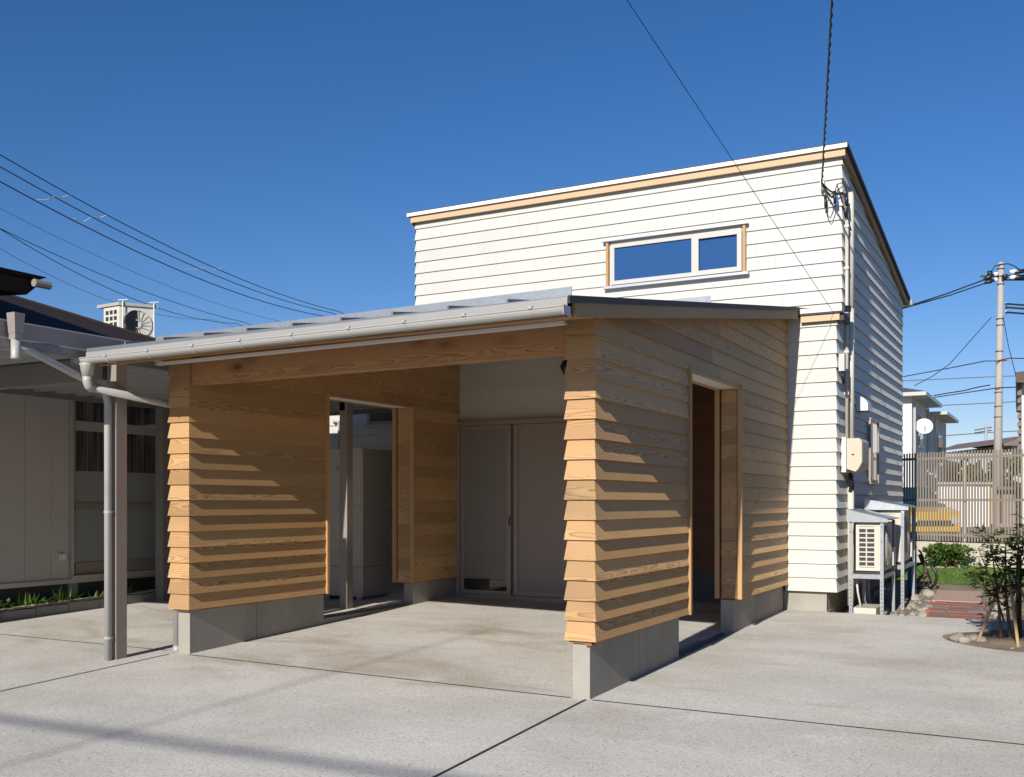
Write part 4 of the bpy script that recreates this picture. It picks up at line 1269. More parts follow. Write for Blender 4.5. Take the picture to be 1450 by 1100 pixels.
m = MB(); abox(m, o, -.1, .6, -.1, .5, 3.3, zbq); m.build('roof_stand', 'galv', acr)

# kerb of concrete blocks with weeds
kb = thing('block_kerb', 'low row of dark concrete kerb blocks along the beige house', 'kerb', (-6.98, 1, 0))
m = MB(); y = -6.0; rnd = random.Random(8)
while y < 4.6:
    z = gz(-6.95, y + .2)
    m.box(-7.04, -6.93, y + .003, y + .395, z - .1, z + .10 + rnd.uniform(-.004, .004)); y += .40
m.build('block_row', 'kerb', kb)
m = MB(); y = -6.0
while y < 4.6:
    z = gz(-6.95, y + .05); L = rnd.uniform(.08, .2)
    m.hexa([(-7.06, y, z + .105), (-6.935 - rnd.uniform(0, .03), y, z + .105), (-6.935 - rnd.uniform(0, .03), y + L, z + .107), (-7.06, y + L, z + .107),
            (-7.05, y, z + .125), (-6.95, y, z + .122), (-6.95, y + L, z + .118), (-7.05, y + L, z + .125)]); y += L
m.build('mortar_cap', 'kerb_top', kb)
def weed(name, label, x, y, z, n, h, mat, W, group, seed, cat='weed'):
    rnd = random.Random(seed)
    mb = MB()
    for _ in range(n):
        a = rnd.uniform(0, 6.28); el = rnd.uniform(.5, 1.4)
        d = Vector((math.cos(a) * math.cos(el), math.sin(a) * math.cos(el), math.sin(el)))
        p = Vector((x + rnd.uniform(-.05, .05), y + rnd.uniform(-.09, .09), z))
        if W < .03:
            mb.leaf(p, d, Vector((0, 0, 1)), h * rnd.uniform(.6, 1.1), W, rnd.random())
        else:
            q = p + d * h * rnd.uniform(.3, .8)
            mb.leaf(q, Vector((d.x, d.y, .25)), Vector((0, 0, 1)), W * rnd.uniform(1, 1.6), W, rnd.random())
    o = mb.build(name, mat)
    return tag(o, label, cat, group)
GW = 'weeds growing along the block kerb'
weed('weed', 'leafy weed clump cut off by the left picture edge', -7.08, .86, .11, 60, .14, 'leaf_bright', .04, GW, 1)
weed('weed', 'spiky upright weed between two leafy clumps beside kerb', -7.08, 1.20, .11, 46, .20, 'leaf_bright', .015, GW, 2)
weed('weed', 'low broad leaf weed left of the tall grass tuft', -7.07, 1.36, .11, 30, .10, 'leaf_bright', .05, GW, 3)
weed('weed', 'tall grass tuft rising against the dark crawl space mesh', -7.07, 1.66, .12, 40, .24, 'leaf_bright', .014, GW, 4)
weed('weed', 'small weed beside the house pier', -7.07, 2.10, .13, 30, .12, 'leaf_bright', .025, GW, 5)
weed('weed', 'dense bushy weed left of the grey drainpipe', -7.07, 2.45, .14, 110, .18, 'leaf_bright', .028, GW, 6)

# ================================================================== AIR CONDITIONERS ON STANDS (right side wall)
def ac_stand(name, label, x0, x1, y0, y1, ztl, ztr, zs, zg, front_only=False):
    st = thing(name, label, 'unit stand', ((x0 + x1) / 2, (y0 + y1) / 2, zg), 'galvanised air conditioner stands')
    w = .034
    for x, zt_ in ((x0, ztl), (x1, ztr)):
        for y in (y0, y1):
            m = MB()
            sx = 1 if x == x0 else -1; sy = 1 if y == y0 else -1
            m.box(*sorted((x, x + sx * w)), *sorted((y, y + sy * .003)), zg, zt_ - .03)
            m.box(*sorted((x, x + sx * .003)), *sorted((y + sy * .0035, y + sy * w)), zg, zt_ - .03)
            m.box(*sorted((x - sx * .01, x + sx * .05)), *sorted((y - sy * .01, y + sy * .05)), zg - .02, zg + .006)
            leg = m.build('leg', 'galv', st)
            m = MB(); k = 0
            for zz in [zg + .05 + .042 * i for i in range(9)] + [zt_ - .1, zt_ - .25]:
                m.box(x + sx * .013, x + sx * .021, y - sy * .0012 - .0005, y - sy * .0012 + .0005, zz, zz + .016)
            m.build('bolt_hole', 'black', leg)
    for nm, z in (('shelf_rail', zs), ('lower_rail', zg + .30)):
        if nm == 'lower_rail': continue
        for y in (y0, y1):
            m = MB(); m.box(x0 + .004, x1 - .004, y + (.004 if y == y0 else -.044), y + (.044 if y == y0 else -.004), z - .045, z); m.build(nm, 'galv', st)
        for x in (x0, x1):
            m = MB(); m.box(x + (.004 if x == x0 else -.044), x + (.044 if x == x0 else -.004), y0 + .045, y1 - .045, z - .045, z - .001); m.build(nm, 'galv', st)
    m = MB()
    a, b, c, d = x0 - .025, x1 + .045, y0 - .025, y1 + .03
    m.hexa([(a, c, ztl - .006), (b, c, ztr - .016), (b, d, ztr - .016), (a, d, ztl - .006), (a, c, ztl), (b, c, ztr - .010), (b, d, ztr - .010), (a, d, ztl)])
    m.hexa([(a + .003, c + .001, ztr - .045), (b, c + .001, ztr - .045), (b, c + .004, ztr - .045), (a + .003, c + .004, ztr - .045),
            (a + .003, c + .001, ztl - .007), (b, c + .001, ztr - .017), (b, c + .004, ztr - .017), (a + .003, c + .004, ztl - .007)])
    m.build('canopy', 'galv', st)
    return st
ac_stand('unit_stand', 'galvanised slotted stand with sloping canopy nearest the concrete edge', .675, 1.015, 5.10, 5.93, 1.175, 1.085, .50, .03)
ac_stand('unit_stand', 'galvanised slotted stand farther back with higher sloping canopy', .69, 1.085, 6.10, 7.05, 1.285, 1.205, .545, .03)
def ac_unit(name, label, x0, x1, y0, y1, z0, z1):
    a = thing(name, label, 'air conditioner', ((x0 + x1) / 2, (y0 + y1) / 2, z0), 'outdoor units on galvanised stands')
    m = MB(); m.box(x0, x1, y0 + .012, y1, z0 + .03, z1)
    m.build('casing', 'ac_white', a)
    m = MB(); m.box(x0 + .02, x1 - .02, y0 + .03, y1 - .03, z0, z0 + .029); m.build('base_pan', 'ac_dark', a)
    W = x1 - x0
    m = MB(); g0, g1, h0, h1 = x0 + .035, x1 - .075, z0 + .085, z1 - .055
    m.face([(g0, y0 + .010, h0), (g1, y0 + .010, h0), (g1, y0 + .010, h1), (g0, y0 + .010, h1)]); m.build('coil_opening', 'ac_dark', a)
    m = MB(); frame(m, x0 + .003, x1 - .003, z0 + .035, z1 - .003, .032, y0, y0 + .011)
    m.box(x1 - .075, x1 - .036, y0, y0 + .011, z0 + .068, z1 - .036)
    n = 8
    for i in range(n + 1):
        z = lerp(h0 - .012, h1 - .006, i / n); m.box(g0 - .001, g1 + .001, y0, y0 + .009, z, z + .013)
    xm = g0 + (g1 - g0) * .48; m.box(xm - .006, xm + .006, y0 - .001, y0 + .009, h0 - .012, h1)
    m.build('end_grille', 'ac_white', a)
    m = MB(); yc, zc, r_ = lerp(y0, y1, .42), (z0 + z1) / 2 + .015, .20
    m.tube([(x1 + .001, yc, zc), (x1 + .016, yc, zc)], r_ + .015, 28); m.build('fan_ring', 'ac_white', a)
    m = MB()
    for k in range(1, 9):
        pts = [(x1 + .020, yc + r_ * k / 8.6 * math.cos(t * math.pi / 12), zc + r_ * k / 8.6 * math.sin(t * math.pi / 12)) for t in range(25)]
        m.tube(pts, .003, 4, False)
    for k in range(10):
        t = 2 * math.pi * k / 10; m.tube([(x1 + .019, yc, zc), (x1 + .019, yc + r_ * math.cos(t), zc + r_ * math.sin(t))], .0025, 4)
    m.build('fan_guard', 'ac_white', a)
    m = MB(); m.box(x1 + .001, x1 + .03, y1 - .16, y1 - .02, z0 + .06, z0 + .26); m.build('valve_cover', 'ac_white', a)
    return a
ac_unit('air_conditioner', 'ivory outdoor unit with louvred end on the front stand', .735, .995, 5.135, 5.90, .502, 1.03)
ac_unit('air_conditioner', 'ivory outdoor unit half hidden behind the front unit on the rear stand', .735, 1.045, 6.14, 7.0, .547, 1.15)
m = MB(); m.hexa([(.70, 5.18, .02), (.93, 5.18, .02), (.93, 5.65, .02), (.70, 5.65, .02), (.70, 5.18, .145), (.93, 5.18, .145), (.93, 5.65, .145), (.70, 5.65, .145)])
tag(m.build('base_block', 'ac_white'), 'flat ivory base block lying under the front stand', 'block')
m = MB(); m.tube([(.72, 5.25, .48), (.735, 5.26, .30), (.77, 5.28, .10)], .011, 8)
tag(m.build('drain_hose', 'pipe_beige', None, True), 'thin beige drain hose hanging under the front outdoor unit', 'hose')
m = MB(); m.tube([(1.02, 7.3, .03), (1.02, 7.3, .62)], .05, 14); bt = m
tag(bt.build('plastic_pipe', 'blue', None, True), 'blue plastic pipe standing behind the rear unit stand', 'pipe')

# garden cart with a wheel behind the stands
gc = thing('hand_cart', 'black wheeled hand cart with slanted handle leaning by the house corner', 'hand cart', (1.05, 8.6, .14))
m = MB(); wc = at(1308, 816, 13.25); RAD = .17
axw = Vector((.30, .95, 0)).normalized(); px_ = Vector((.95, -.30, 0))
wheel_pts = [wc + px_ * RAD * math.cos(2 * math.pi * k / 32) + Vector((0, 0, RAD * math.sin(2 * math.pi * k / 32))) for k in range(33)]
m.tube(wheel_pts, .018, 8, False); wh = m.build('wheel', 'black', gc, True)
m = MB()
for k in range(8):
    t = 2 * math.pi * k / 8; m.tube([wc, wc + px_ * RAD * math.cos(t) + Vector((0, 0, RAD * math.sin(t)))], .006, 5)
m.tube([wc - axw * .03, wc + axw * .03], .03, 10); m.build('spokes', 'rust', wh)
m = MB(); h0 = at(1301, 779, 13.3); h1 = at(1304, 782, 13.2); h2 = at(1319, 826, 13.0)
m.tube([h0, h1, h2], .013, 8); m.build('handle', 'black', gc, True)
m = MB(); m.tube([at(1302, 785, 13.25), at(1306, 796, 13.22)], .022, 8); m.build('grip', 'rust', gc, True)
m = MB(); m.bar(at(1297, 822, 13.2), at(1314, 811, 13.2), .04, .03); m.build('frame_bar', 'rust', gc)

# stones
def rockt(label, x, y, r, seed, mat='rock', group='pale stones edging the brick path', zf=soilz):
    mb = MB(); mb.rock((x, y, zf(x, y) + r * .35), r, seed)
    return tag(mb.build('stone', mat, None, True), label, 'stone', group)
rnd = random.Random(77)
for i in range(24):
    y = 5.16 + i * .055 + rnd.uniform(-.03, .03); x = 1.24 + rnd.uniform(-.13, .13)
    rockt('small pale stone in the heap between unit stands and brick path', x, y, rnd.uniform(.028, .055), i)
for i in range(14):
    y = 5.35 + i * .13; x = 2.03 + rnd.uniform(-.05, .06)
    rockt('pale stone along the right edge of the brick path', x, y, rnd.uniform(.035, .06), 100 + i)
rockt('white flat stone at the far left corner of the pink slab', 1.18, 7.55, .085, 61); rockt('white stone behind the rear stand leg', 1.08, 7.1, .07, 62)
bzf = lambda x, y: bz(x, y, 1.0)
rockt('large grey rounded boulder at the left tip of the planting bed', 1.845, 3.60, .075, 214, 'rock_grey', 'boulders at the tip of the planting bed', bzf)
rockt('brown angular boulder next to the large grey boulder', 1.955, 3.72, .065, 202, 'rock', 'boulders at the tip of the planting bed', bzf)
rockt('small pale boulder in front of the grey boulder', 1.90, 3.50, .045, 203, 'rock', 'boulders at the tip of the planting bed', bzf)
rockt('small brown boulder toward the left tree stake', 2.03, 3.62, .04, 204, 'rock_grey', 'boulders at the tip of the planting bed', bzf)

# young staked tree
tree = thing('young_tree', 'young leafy tree with several thin stems in the planting bed', 'tree', (2.25, 3.80, .05))
rnd = random.Random(42)
m = MB(); stems = []
def stem(p, q, r0, r1, bend=.04):
    p = Vector(p); q = Vector(q); mid = p.lerp(q, .5) + Vector((rnd.uniform(-bend, bend), rnd.uniform(-bend, bend), 0))
    pts = [p.lerp(mid, t / 3) if t < 3 else mid.lerp(q, (t - 3) / 3) for t in range(7)]
    m.tube(pts, [lerp(r0, r1, t / 6) for t in range(7)], 7)
    stems.append(pts)
stem((2.17, 3.78, .04), (2.10, 3.75, .80), .015, .005); stem((2.24, 3.82, .04), (2.20, 3.78, .92), .017, .005); stem((2.26, 3.81, .04), (2.30, 3.74, 1.06), .018, .006)
stem((2.19, 3.80, .22), (1.99, 3.70, .86), .010, .004, .02); stem((2.20, 3.80, .35), (1.90, 3.78, .66), .008, .003, .03)
stem((2.26, 3.80, .45), (2.42, 3.70, .98), .010, .004); stem((2.22, 3.80, .55), (2.06, 3.86, .98), .008, .003)
stem((2.28, 3.79, .6), (2.36, 3.9, 1.12), .008, .003); stem((2.2, 3.79, .4), (2.40, 3.86, .70), .007, .003)
m.build('trunk', 'bark', tree, True)
m = MB(); twigs = MB()
for pts in stems:
    n = 23
    for i in range(n):
        t = rnd.uniform(.30, 1.0) * 5.99; k = int(t); p = pts[k].lerp(pts[k + 1], t - k)
        if p.z < .26: continue
        a = rnd.uniform(0, 6.28); d = Vector((math.cos(a), math.sin(a), rnd.uniform(-.2, .6))).normalized()
        L = rnd.uniform(.05, .15); e = p + d * L
        twigs.tube([p, e], [.003, .0015], 4)
        for j in range(rnd.randint(3, 5)):
            q = p.lerp(e, rnd.uniform(.35, 1.0)); aa = rnd.uniform(0, 6.28)
            dd = (d + Vector((math.cos(aa), math.sin(aa), rnd.uniform(-.6, .3))) * .8).normalized()
            m.leaf(q, dd, Vector((rnd.uniform(-.4, .4), rnd.uniform(-.4, .4), 1)), rnd.uniform(.045, .080), rnd.uniform(.028, .046), rnd.random())
m.build('crown', 'leaf', tree); twigs.build('twigs', 'bark_dark', tree)
for lab, a, b in (('timber stake leaning in from the left of the young tree', (1.985, 3.60, .03), (2.20, 3.80, .66)), ('timber stake leaning in from the front right of the young tree', (2.315, 3.42, .02), (2.22, 3.80, .70)),
                  ('timber stake leaning in from the far right of the young tree', (2.52, 3.90, .03), (2.24, 3.83, .66))):
    m = MB(); m.tube([a, b], [.014, .012], 9)
    tag(m.build('tree_stake', 'stake', None, True), lab, 'stake', 'stakes round the young tree')
m = MB(); m.tube([(2.30, 3.86, .03), (2.30, 3.85, .80)], .022, 9)
tag(m.build('dark_stake', 'bark_dark', None, True), 'dark upright post tied beside the young tree', 'stake')

# unseen hedge added on the right to darken the side wall
hg = thing('added_shade_hedge', 'unseen tall dark hedge added on the right to darken the side wall', 'hedge', (4.2, 5, 0))
m = MB(); m.box(3.95, 4.40, -2.25, 11.8, -.1, 2.45); m.build('inner_growth', 'leaf', hg)
m = MB(); rnd = random.Random(55)
for _ in range(15000):
    y = rnd.uniform(-2.4, 11.9)
    k = rnd.random(); q = rnd.random() ** 2 * .16
    if k < .42: p = Vector((3.90 - q, y, rnd.uniform(-.1, 2.6)))
    elif k < .76: p = Vector((4.45 + q, y, rnd.uniform(-.1, 2.6)))
    elif k < .94: p = Vector((rnd.uniform(3.78, 4.58), y, 2.48 + q))
    else: p = Vector((rnd.uniform(3.78, 4.58), (-2.3 - q) if rnd.random() < .5 else (11.85 + q), rnd.uniform(-.1, 2.6)))
    m.leaf(p, Vector((rnd.gauss(-.5, 1), rnd.gauss(0, 1), rnd.gauss(.3, 1))), Vector((rnd.gauss(-1, .6), rnd.gauss(0, .6), .6)), rnd.uniform(.07, .13), .07, rnd.random())
m.build('foliage', 'leaf', hg)

# ================================================================== FENCE ON BLOCK WALL
F0 = Vector((.28, 12.70, 0)); F1 = Vector((2.10, 11.86, 0)); fd = (F1 - F0).normalized(); fn = Vector((fd.y, -fd.x, 0))
FA, FB = F0 - fd * 4.5, F0 + fd * 9
bw = thing('block_wall', 'low cream concrete block wall under the slatted fence', 'wall', (1.2, 12.3, .2))
m = MB()
def fbox(mb, t0, t1, n0, n1, z0, z1, mi=0):
    q = [F0 + fd * t0 + fn * n0, F0 + fd * t1 + fn * n0, F0 + fd * t1 + fn * n1, F0 + fd * t0 + fn * n1]
    mb.hexa([(p.x, p.y, z0) for p in q] + [(p.x, p.y, z1) for p in q], None, mi)
t = -4.5
while t < 9:
    for z0, z1 in ((.1, .365), (.371, .580)):
        o_ = 0
        fbox(m, t + .004, t + .786, 0, -.12, z0, z1)
    fbox(m, t - .004, t + .004, -.006, -.11, .1, .575)
    t += .79
fbox(m, -4.5, 9, -.008, -.11, .1, .578)
m.build('blocks', 'block', bw)
fe = thing('slat_fence', 'tall brown vertical slat fence standing on the cream block wall', 'fence', (1.2, 12.3, .58))
m = MB(); t = -1.7; rnd = random.Random(4)
while t < 4.2:
    fbox(m, t, t + .024, -.035, -.050, .60 + rnd.uniform(-.004, .004), 2.08 + rnd.uniform(-.006, .012)); t += .0505
m.build('slats', 'slat', fe)
for z in (.70, 1.28, 1.98):
    m = MB(); fbox(m, -1.7, 4.2, -.052, -.085, z - .02, z + .02); m.build('rail', 'slat', fe)
for t in (-.55, .95, 2.45, 3.9):
    m = MB(); fbox(m, t, t + .05, -.086, -.14, .585, 2.06); m.build('post', 'slat_pale', fe)

# flower pots below the wall
for i, (px_, lab) in enumerate(((1331, 'left terracotta pot under the flowering shrub'), (1347, 'right terracotta pot under the flowering shrub'))):
    c = at(px_, 795, 16.55); m = MB(); z = soilz(c.x, c.y) + .02
    m.tube([(c.x, c.y, z), (c.x, c.y, z + .15), (c.x, c.y, z + .152), (c.x, c.y, z + .18)], [.06, .08, .09, .09], 16)
    tag(m.build('flower_pot', 'terracotta', None, True), lab, 'flower pot', 'terracotta flower pots')
fs = thing('flowering_shrub', 'bright green flowering shrub spilling over terracotta pots by the block wall', 'shrub', tuple(at(1339, 797, 16.6)))
rnd = random.Random(9); c = at(1339, 784, 16.35); m = MB(); fl = MB(); st = MB()
for i in range(1700):
    a = rnd.uniform(0, 6.28); r_ = rnd.random() ** .6; zz = rnd.uniform(-1, 1)
    bump_ = 1 + .25 * math.sin(3 * a + 1) + .2 * math.sin(5 * zz)
    p = c + Vector((math.cos(a) * r_ * .34 * bump_, math.sin(a) * r_ * .26, zz * .17 * bump_ * math.sqrt(max(0.05, 1 - r_ * r_ * .8))))
    d = Vector((rnd.uniform(-1, 1), rnd.uniform(-1, 1), rnd.uniform(-.3, 1)))
    m.leaf(p, d, Vector((0, 0, 1)), rnd.uniform(.05, .09), .042, rnd.random())
    if i % 110 == 0: fl.rock(p + Vector((0, -.03, .03)), .018, i)
    if i % 40 == 0: st.tube([(c.x + (p.x - c.x) * .2, c.y, c.z - .15), p], .004, 4)
m.build('foliage', 'leaf_bright', fs); fl.build('blossoms', 'petal', fs); st.build('stems', 'bark', fs)
for i in range(11):
    c2 = at(1316 + i * 5 + rnd.uniform(-1, 1), 798.5, 16.3)
    rockt('white stone in the row below the flowering shrub', c2.x, c2.y, rnd.uniform(.035, .055), 300 + i, 'rock', 'white stones below the flowering shrub')

# ================================================================== BEYOND THE FENCE
def fob(mb, u0, u1, v0, v1, D, depth, mi=0):                  # upright block filling u0..u1, v0..v1 at distance D
    a = at(u0, v1, D); b = at(u1, v1, D); zt_ = at(u0, v0, D).z; r_ = ray(u0 if u0 > 725 else u1, 700); f = Vector((r_.x, r_.y, 0)) * depth
    q = [a, b, b + f, a + f]
    mb.hexa([(p.x, p.y, a.z) for p in q] + [(p.x, p.y, zt_) for p in q], None, mi)
# white two storey house
wh2 = thing('distant_white_house', 'white two storey house with satellite dish behind the slat fence', 'house', tuple(at(1300, 720, 34)))
D = 34.0
C0 = at(1240, 725, D); C0.z = .2
w1 = Vector((.88, .475, 0)); w2 = Vector((-.475, .88, 0))
ha = Vector((1, 0, 0)); hb = Vector((0, 1, 0))                   # house axes
K = at(1291, 700, D); K.z = 0                                  # near vertical corner
def hbox(mb, a0, a1, b0, b1, z0, z1, mi=0):
    q = [K + ha * a0 + hb * b0, K + ha * a1 + hb * b0, K + ha * a1 + hb * b1, K + ha * a0 + hb * b1]
    mb.hexa([(p.x, p.y, z0) for p in q] + [(p.x, p.y, z1) for p in q], None, mi)
m = MB(); hbox(m, -6, 0, 0, 4.4, 0, 4.75); hbox(m, -6, .20, 4.41, 8.4, 0, 4.45); m.build('wall', 'render_white', wh2)
m = MB()
hbox(m, -6.3, .50, -.45, 4.6, 4.751, 4.87); hbox(m, -6, .72, 4.1, 8.8, 4.451, 4.57); rw = m.build('eave', 'pvc', wh2)
m = MB()
q = [K + ha * -6.3 + hb * -.45, K + ha * .50 + hb * -.45, K + ha * .50 + hb * 4.7, K + ha * -6.3 + hb * 4.7]
r0 = K + ha * -6.3 + hb * 2.1 + Vector((0, 0, 5.6)); r1 = K + ha * -2.0 + hb * 2.1 + Vector((0, 0, 5.6))
q = [p + Vector((0, 0, 4.875)) for p in q]
m.face([q[0], q[1], r1, r0]); m.face([q[1], q[2], r1]); m.face([q[2], q[3], r0, r1]); m.face([q[3], q[0], r0])
m.build('roof', 'tile_dark', wh2)
for (b0, b1, z0, z1, a) in ((1.6, 2.9, 3.15, 4.3, 0), (5.6, 7.2, 2.55, 3.85, .20)):
    m = MB(); hbox(m, a, a + .06, b0, b1, z0, z1); wf = m.build('window', 'pvc', wh2)
    m = MB(); hbox(m, a + .061, a + .07, b0 + .08, b1 - .08, z0 + .12, z1 - .08); m.build('pane', 'glass_dark', wf)
for a, b, zt_ in ((.06, 4.2, 4.7), (.26, 8.2, 4.4), (.06, .25, 4.7), (.26, 4.6, 4.4)):
    m = MB(); p = K + ha * a + hb * b; m.tube([(p.x, p.y, 0), (p.x, p.y, zt_)], .04, 6); m.build('downpipe', 'pvc', wh2)
m = MB(); dc = K + ha * .30 + hb * .75 + Vector((0, 0, 3.80)); dn = (ha * .25 - hb * .95 + Vector((0, 0, .35))).normalized()
da2 = dn.cross(Vector((0, 0, 1))).normalized(); db2 = da2.cross(dn)
N = 20
for ri in range(4):
    for k in range(N):
        def dp(r_, k_):
            t = 2 * math.pi * k_ / N; return dc + (da2 * math.cos(t) + db2 * math.sin(t)) * r_ + dn * (r_ * r_ * .5)
        m.face([dp(.07 * ri, k), dp(.07 * (ri + 1), k), dp(.07 * (ri + 1), k + 1), dp(.07 * ri, k + 1)])
ds = m.build('satellite_dish', 'dish', wh2)
m = MB(); m.tube([dc, K + hb * .85 + Vector((0, 0, 3.55))], .03, 6); m.tube([dc + dn * .02 - db2 * .24, dc + dn * .25], .014, 5); m.build('arm', 'pipe_grey', ds)

# white sheet steel shed
sh = thing('white_shed', 'low white sheet steel shed behind the slat fence', 'shed', tuple(at(1366, 740, 24)))
m = MB()
for i in range(19): fob(m, 1329 + i * 3.9, 1332.2 + i * 3.9, 686, 746, 24 - .02, .05)
fob(m, 1329, 1403, 686, 746, 24.0, 2.4); m.build('wall', 'garage_white', sh)
m = MB(); fob(m, 1326, 1405, 682.5, 685.8, 23.9, 2.6); m.build('roof_edge', 'pvc', sh)
m = MB(); fob(m, 1403.5, 1406.5, 690, 742, 23.95, .2); m.build('corner_trim', 'softwood', sh)
g2 = thing('brown_outbuilding', 'low grey brown outbuilding right of the white shed behind fence', 'shed', tuple(at(1427, 740, 25)))
m = MB(); fob(m, 1412, 1447, 694, 746, 25, 2.5); m.build('wall', 'gable', g2)
m = MB(); fob(m, 1410, 1449, 689, 693.6, 24.8, 2.8); m.build('roof', 'tile_brown', g2)
m = MB(); fob(m, 1414, 1420, 700, 740, 24.97, .02); m.build('door', 'rust', g2)
# yellow car
D = 23.0
yc_ = thing('yellow_car', 'yellow car seen nose on through the slat fence', 'car', tuple(at(1322, 766, D)))
cU = lambda u, v, d=0: at(u, v, D + d)
m = MB()
prof = [(.0, 768), (.0, 752), (-.02, 742), (.05, 735), (.25, 732), (.95, 728)]
w = Vector((.88, .475, 0)); f_ = Vector((-.475, .88, 0)); cc = at(1322, 764, D)
zz = lambda v: 1.25 + (710.5 - v) / 1444 * D
def carslab(mb, d0, z0, d1, z1, hw0, hw1, mi=0):
    pass
secs = [(-.0, .38, .92, .58), (.12, .36, 1.02, .66), (.9, .36, 1.14, .72), (2.6, .36, 1.16, .72), (3.4, .38, 1.1, .70)]
for (d0, zb0, zt0, h0), (d1, zb1, zt1, h1) in zip(secs[:-1], secs[1:]):
    q0 = [cc + f_ * d0 - w * h0, cc + f_ * d0 + w * h0]; q1 = [cc + f_ * d1 - w * h1, cc + f_ * d1 + w * h1]
    m.hexa([(q0[0].x, q0[0].y, zb0 + .2), (q0[1].x, q0[1].y, zb0 + .2), (q1[1].x, q1[1].y, zb1 + .2), (q1[0].x, q1[0].y, zb1 + .2),
            (q0[0].x, q0[0].y, zt0), (q0[1].x, q0[1].y, zt0), (q1[1].x, q1[1].y, zt1), (q1[0].x, q1[0].y, zt1)])
m.build('body', 'yellow', yc_)
m = MB()
q0 = [cc + f_ * .85 - w * .66, cc + f_ * .85 + w * .66]; q1 = [cc + f_ * 1.5 - w * .56, cc + f_ * 1.5 + w * .56]; q2 = [cc + f_ * 2.7 - w * .56, cc + f_ * 2.7 + w * .56]; q3 = [cc + f_ * 3.3 - w * .63, cc + f_ * 3.3 + w * .63]
V3 = lambda p, z: (p.x, p.y, z)
m.face([V3(q0[0], 1.13), V3(q0[1], 1.13), V3(q1[1], 1.56), V3(q1[0], 1.56)]); m.face([V3(q0[1], 1.13), V3(q3[1], 1.12), V3(q2[1], 1.56), V3(q1[1], 1.56)]); m.face([V3(q3[0], 1.12), V3(q0[0], 1.13), V3(q1[0], 1.56), V3(q2[0], 1.56)]); m.face([V3(q2[0], 1.56), V3(q2[1], 1.56), V3(q3[1], 1.12), V3(q3[0], 1.12)])
m.build('windscreen', 'teal', yc_)
m = MB(); m.hexa([V3(q1[0], 1.561), V3(q1[1], 1.561), V3(q2[1], 1.561), V3(q2[0], 1.561), V3(q1[0], 1.60), V3(q1[1], 1.60), V3(q2[1], 1.60), V3(q2[0], 1.60)]); m.build('roof', 'black', yc_)
m = MB()
for s in (-.42, .0):
    a = cc + w * (s - .0); m.hexa([V3(cc - w * .50 - f_ * .012, .70), V3(cc + w * .45 - f_ * .012, .70), V3(cc + w * .45 - f_ * .001, .70), V3(cc - w * .50 - f_ * .001, .70), V3(cc - w * .50 - f_ * .012, .83), V3(cc + w * .45 - f_ * .012, .83), V3(cc + w * .45 - f_ * .001, .83), V3(cc - w * .50 - f_ * .001, .83)]); break
m.build('grille', 'black', yc_)
for s in (-.48, .48):
    m = MB(); p = cc + w * s - f_ * .02; m.tube([V3(p, .84), V3(p + f_ * .06, .84)], .10, 12); m.build('headlight', 'chrome', yc_)
for s, d in ((-.62, .7), (.62, .7), (-.62, 2.7), (.62, 2.7)):
    m = MB(); p = cc + w * s + f_ * d; m.tube([V3(p - w * .1, .50), V3(p + w * .1, .50)], .28, 18); m.build('wheel', 'black', yc_)

# house at the right edge, far house, hedge and trees
rh = thing('white_gable_house', 'white house with brown roof edge cut off by the right picture edge', 'house', tuple(at(1470, 740, 21)))
m = MB(); fob(m, 1446.5, 1620, 540, 745, 21.0, 6); m.build('wall', 'render_white', rh)
m = MB()
a = at(1438.5, 533, 20.6); b = at(1441, 533, 27)
rf_ = Vector((ray(1440, 700).x, ray(1440, 700).y, 0))
m.hexa([at(1439, 541, 20.6), at(1640, 541, 20.6), at(1640, 541, 20.6) + rf_ * 7, at(1439, 541, 20.6) + rf_ * 7, at(1438, 527, 20.5), at(1640, 500, 20.5), at(1640, 500, 20.5) + rf_ * 7, at(1438, 527, 20.5) + rf_ * 7])
m.build('roof', 'tile_brown', rh)
m = MB()
p = at(1444, 560, 20.8)
for k in range(9):
    q = at(1444.5, 545 + k * 11, 20.8); m.box(q.x - .05, q.x + .03, q.y - .03, q.y + .03, q.z - .05, q.z + .03)
m.tube([at(1444.5, 541, 20.85), at(1444.5, 640, 20.85)], .03, 6)
m.build('gutter_pipe', 'tile_brown', rh)
fh = thing('far_gable_house', 'far white house with low brown roof right of the utility pole', 'house', tuple(at(1450, 640, 60)))
m = MB(); fob(m, 1432, 1520, 630, 645, 60, 8); m.build('wall', 'render_white', fh)
m = MB(); fq = [at(1421, 631, 59), at(1421, 628, 59), at(1462, 615, 59), at(1530, 630, 59)]
for k in range(1): m.face([fq[0], fq[3], fq[2], fq[1]]); m.face([fq[1], fq[2], fq[2] + f_ * 10, fq[1] + f_ * 10]); m.face([fq[2], fq[3], fq[3] + f_ * 10, fq[2] + f_ * 10]); m.face([fq[0] + f_ * 10, fq[3] + f_ * 10, fq[3], fq[0]])
m.build('roof', 'tile_brown', fh)

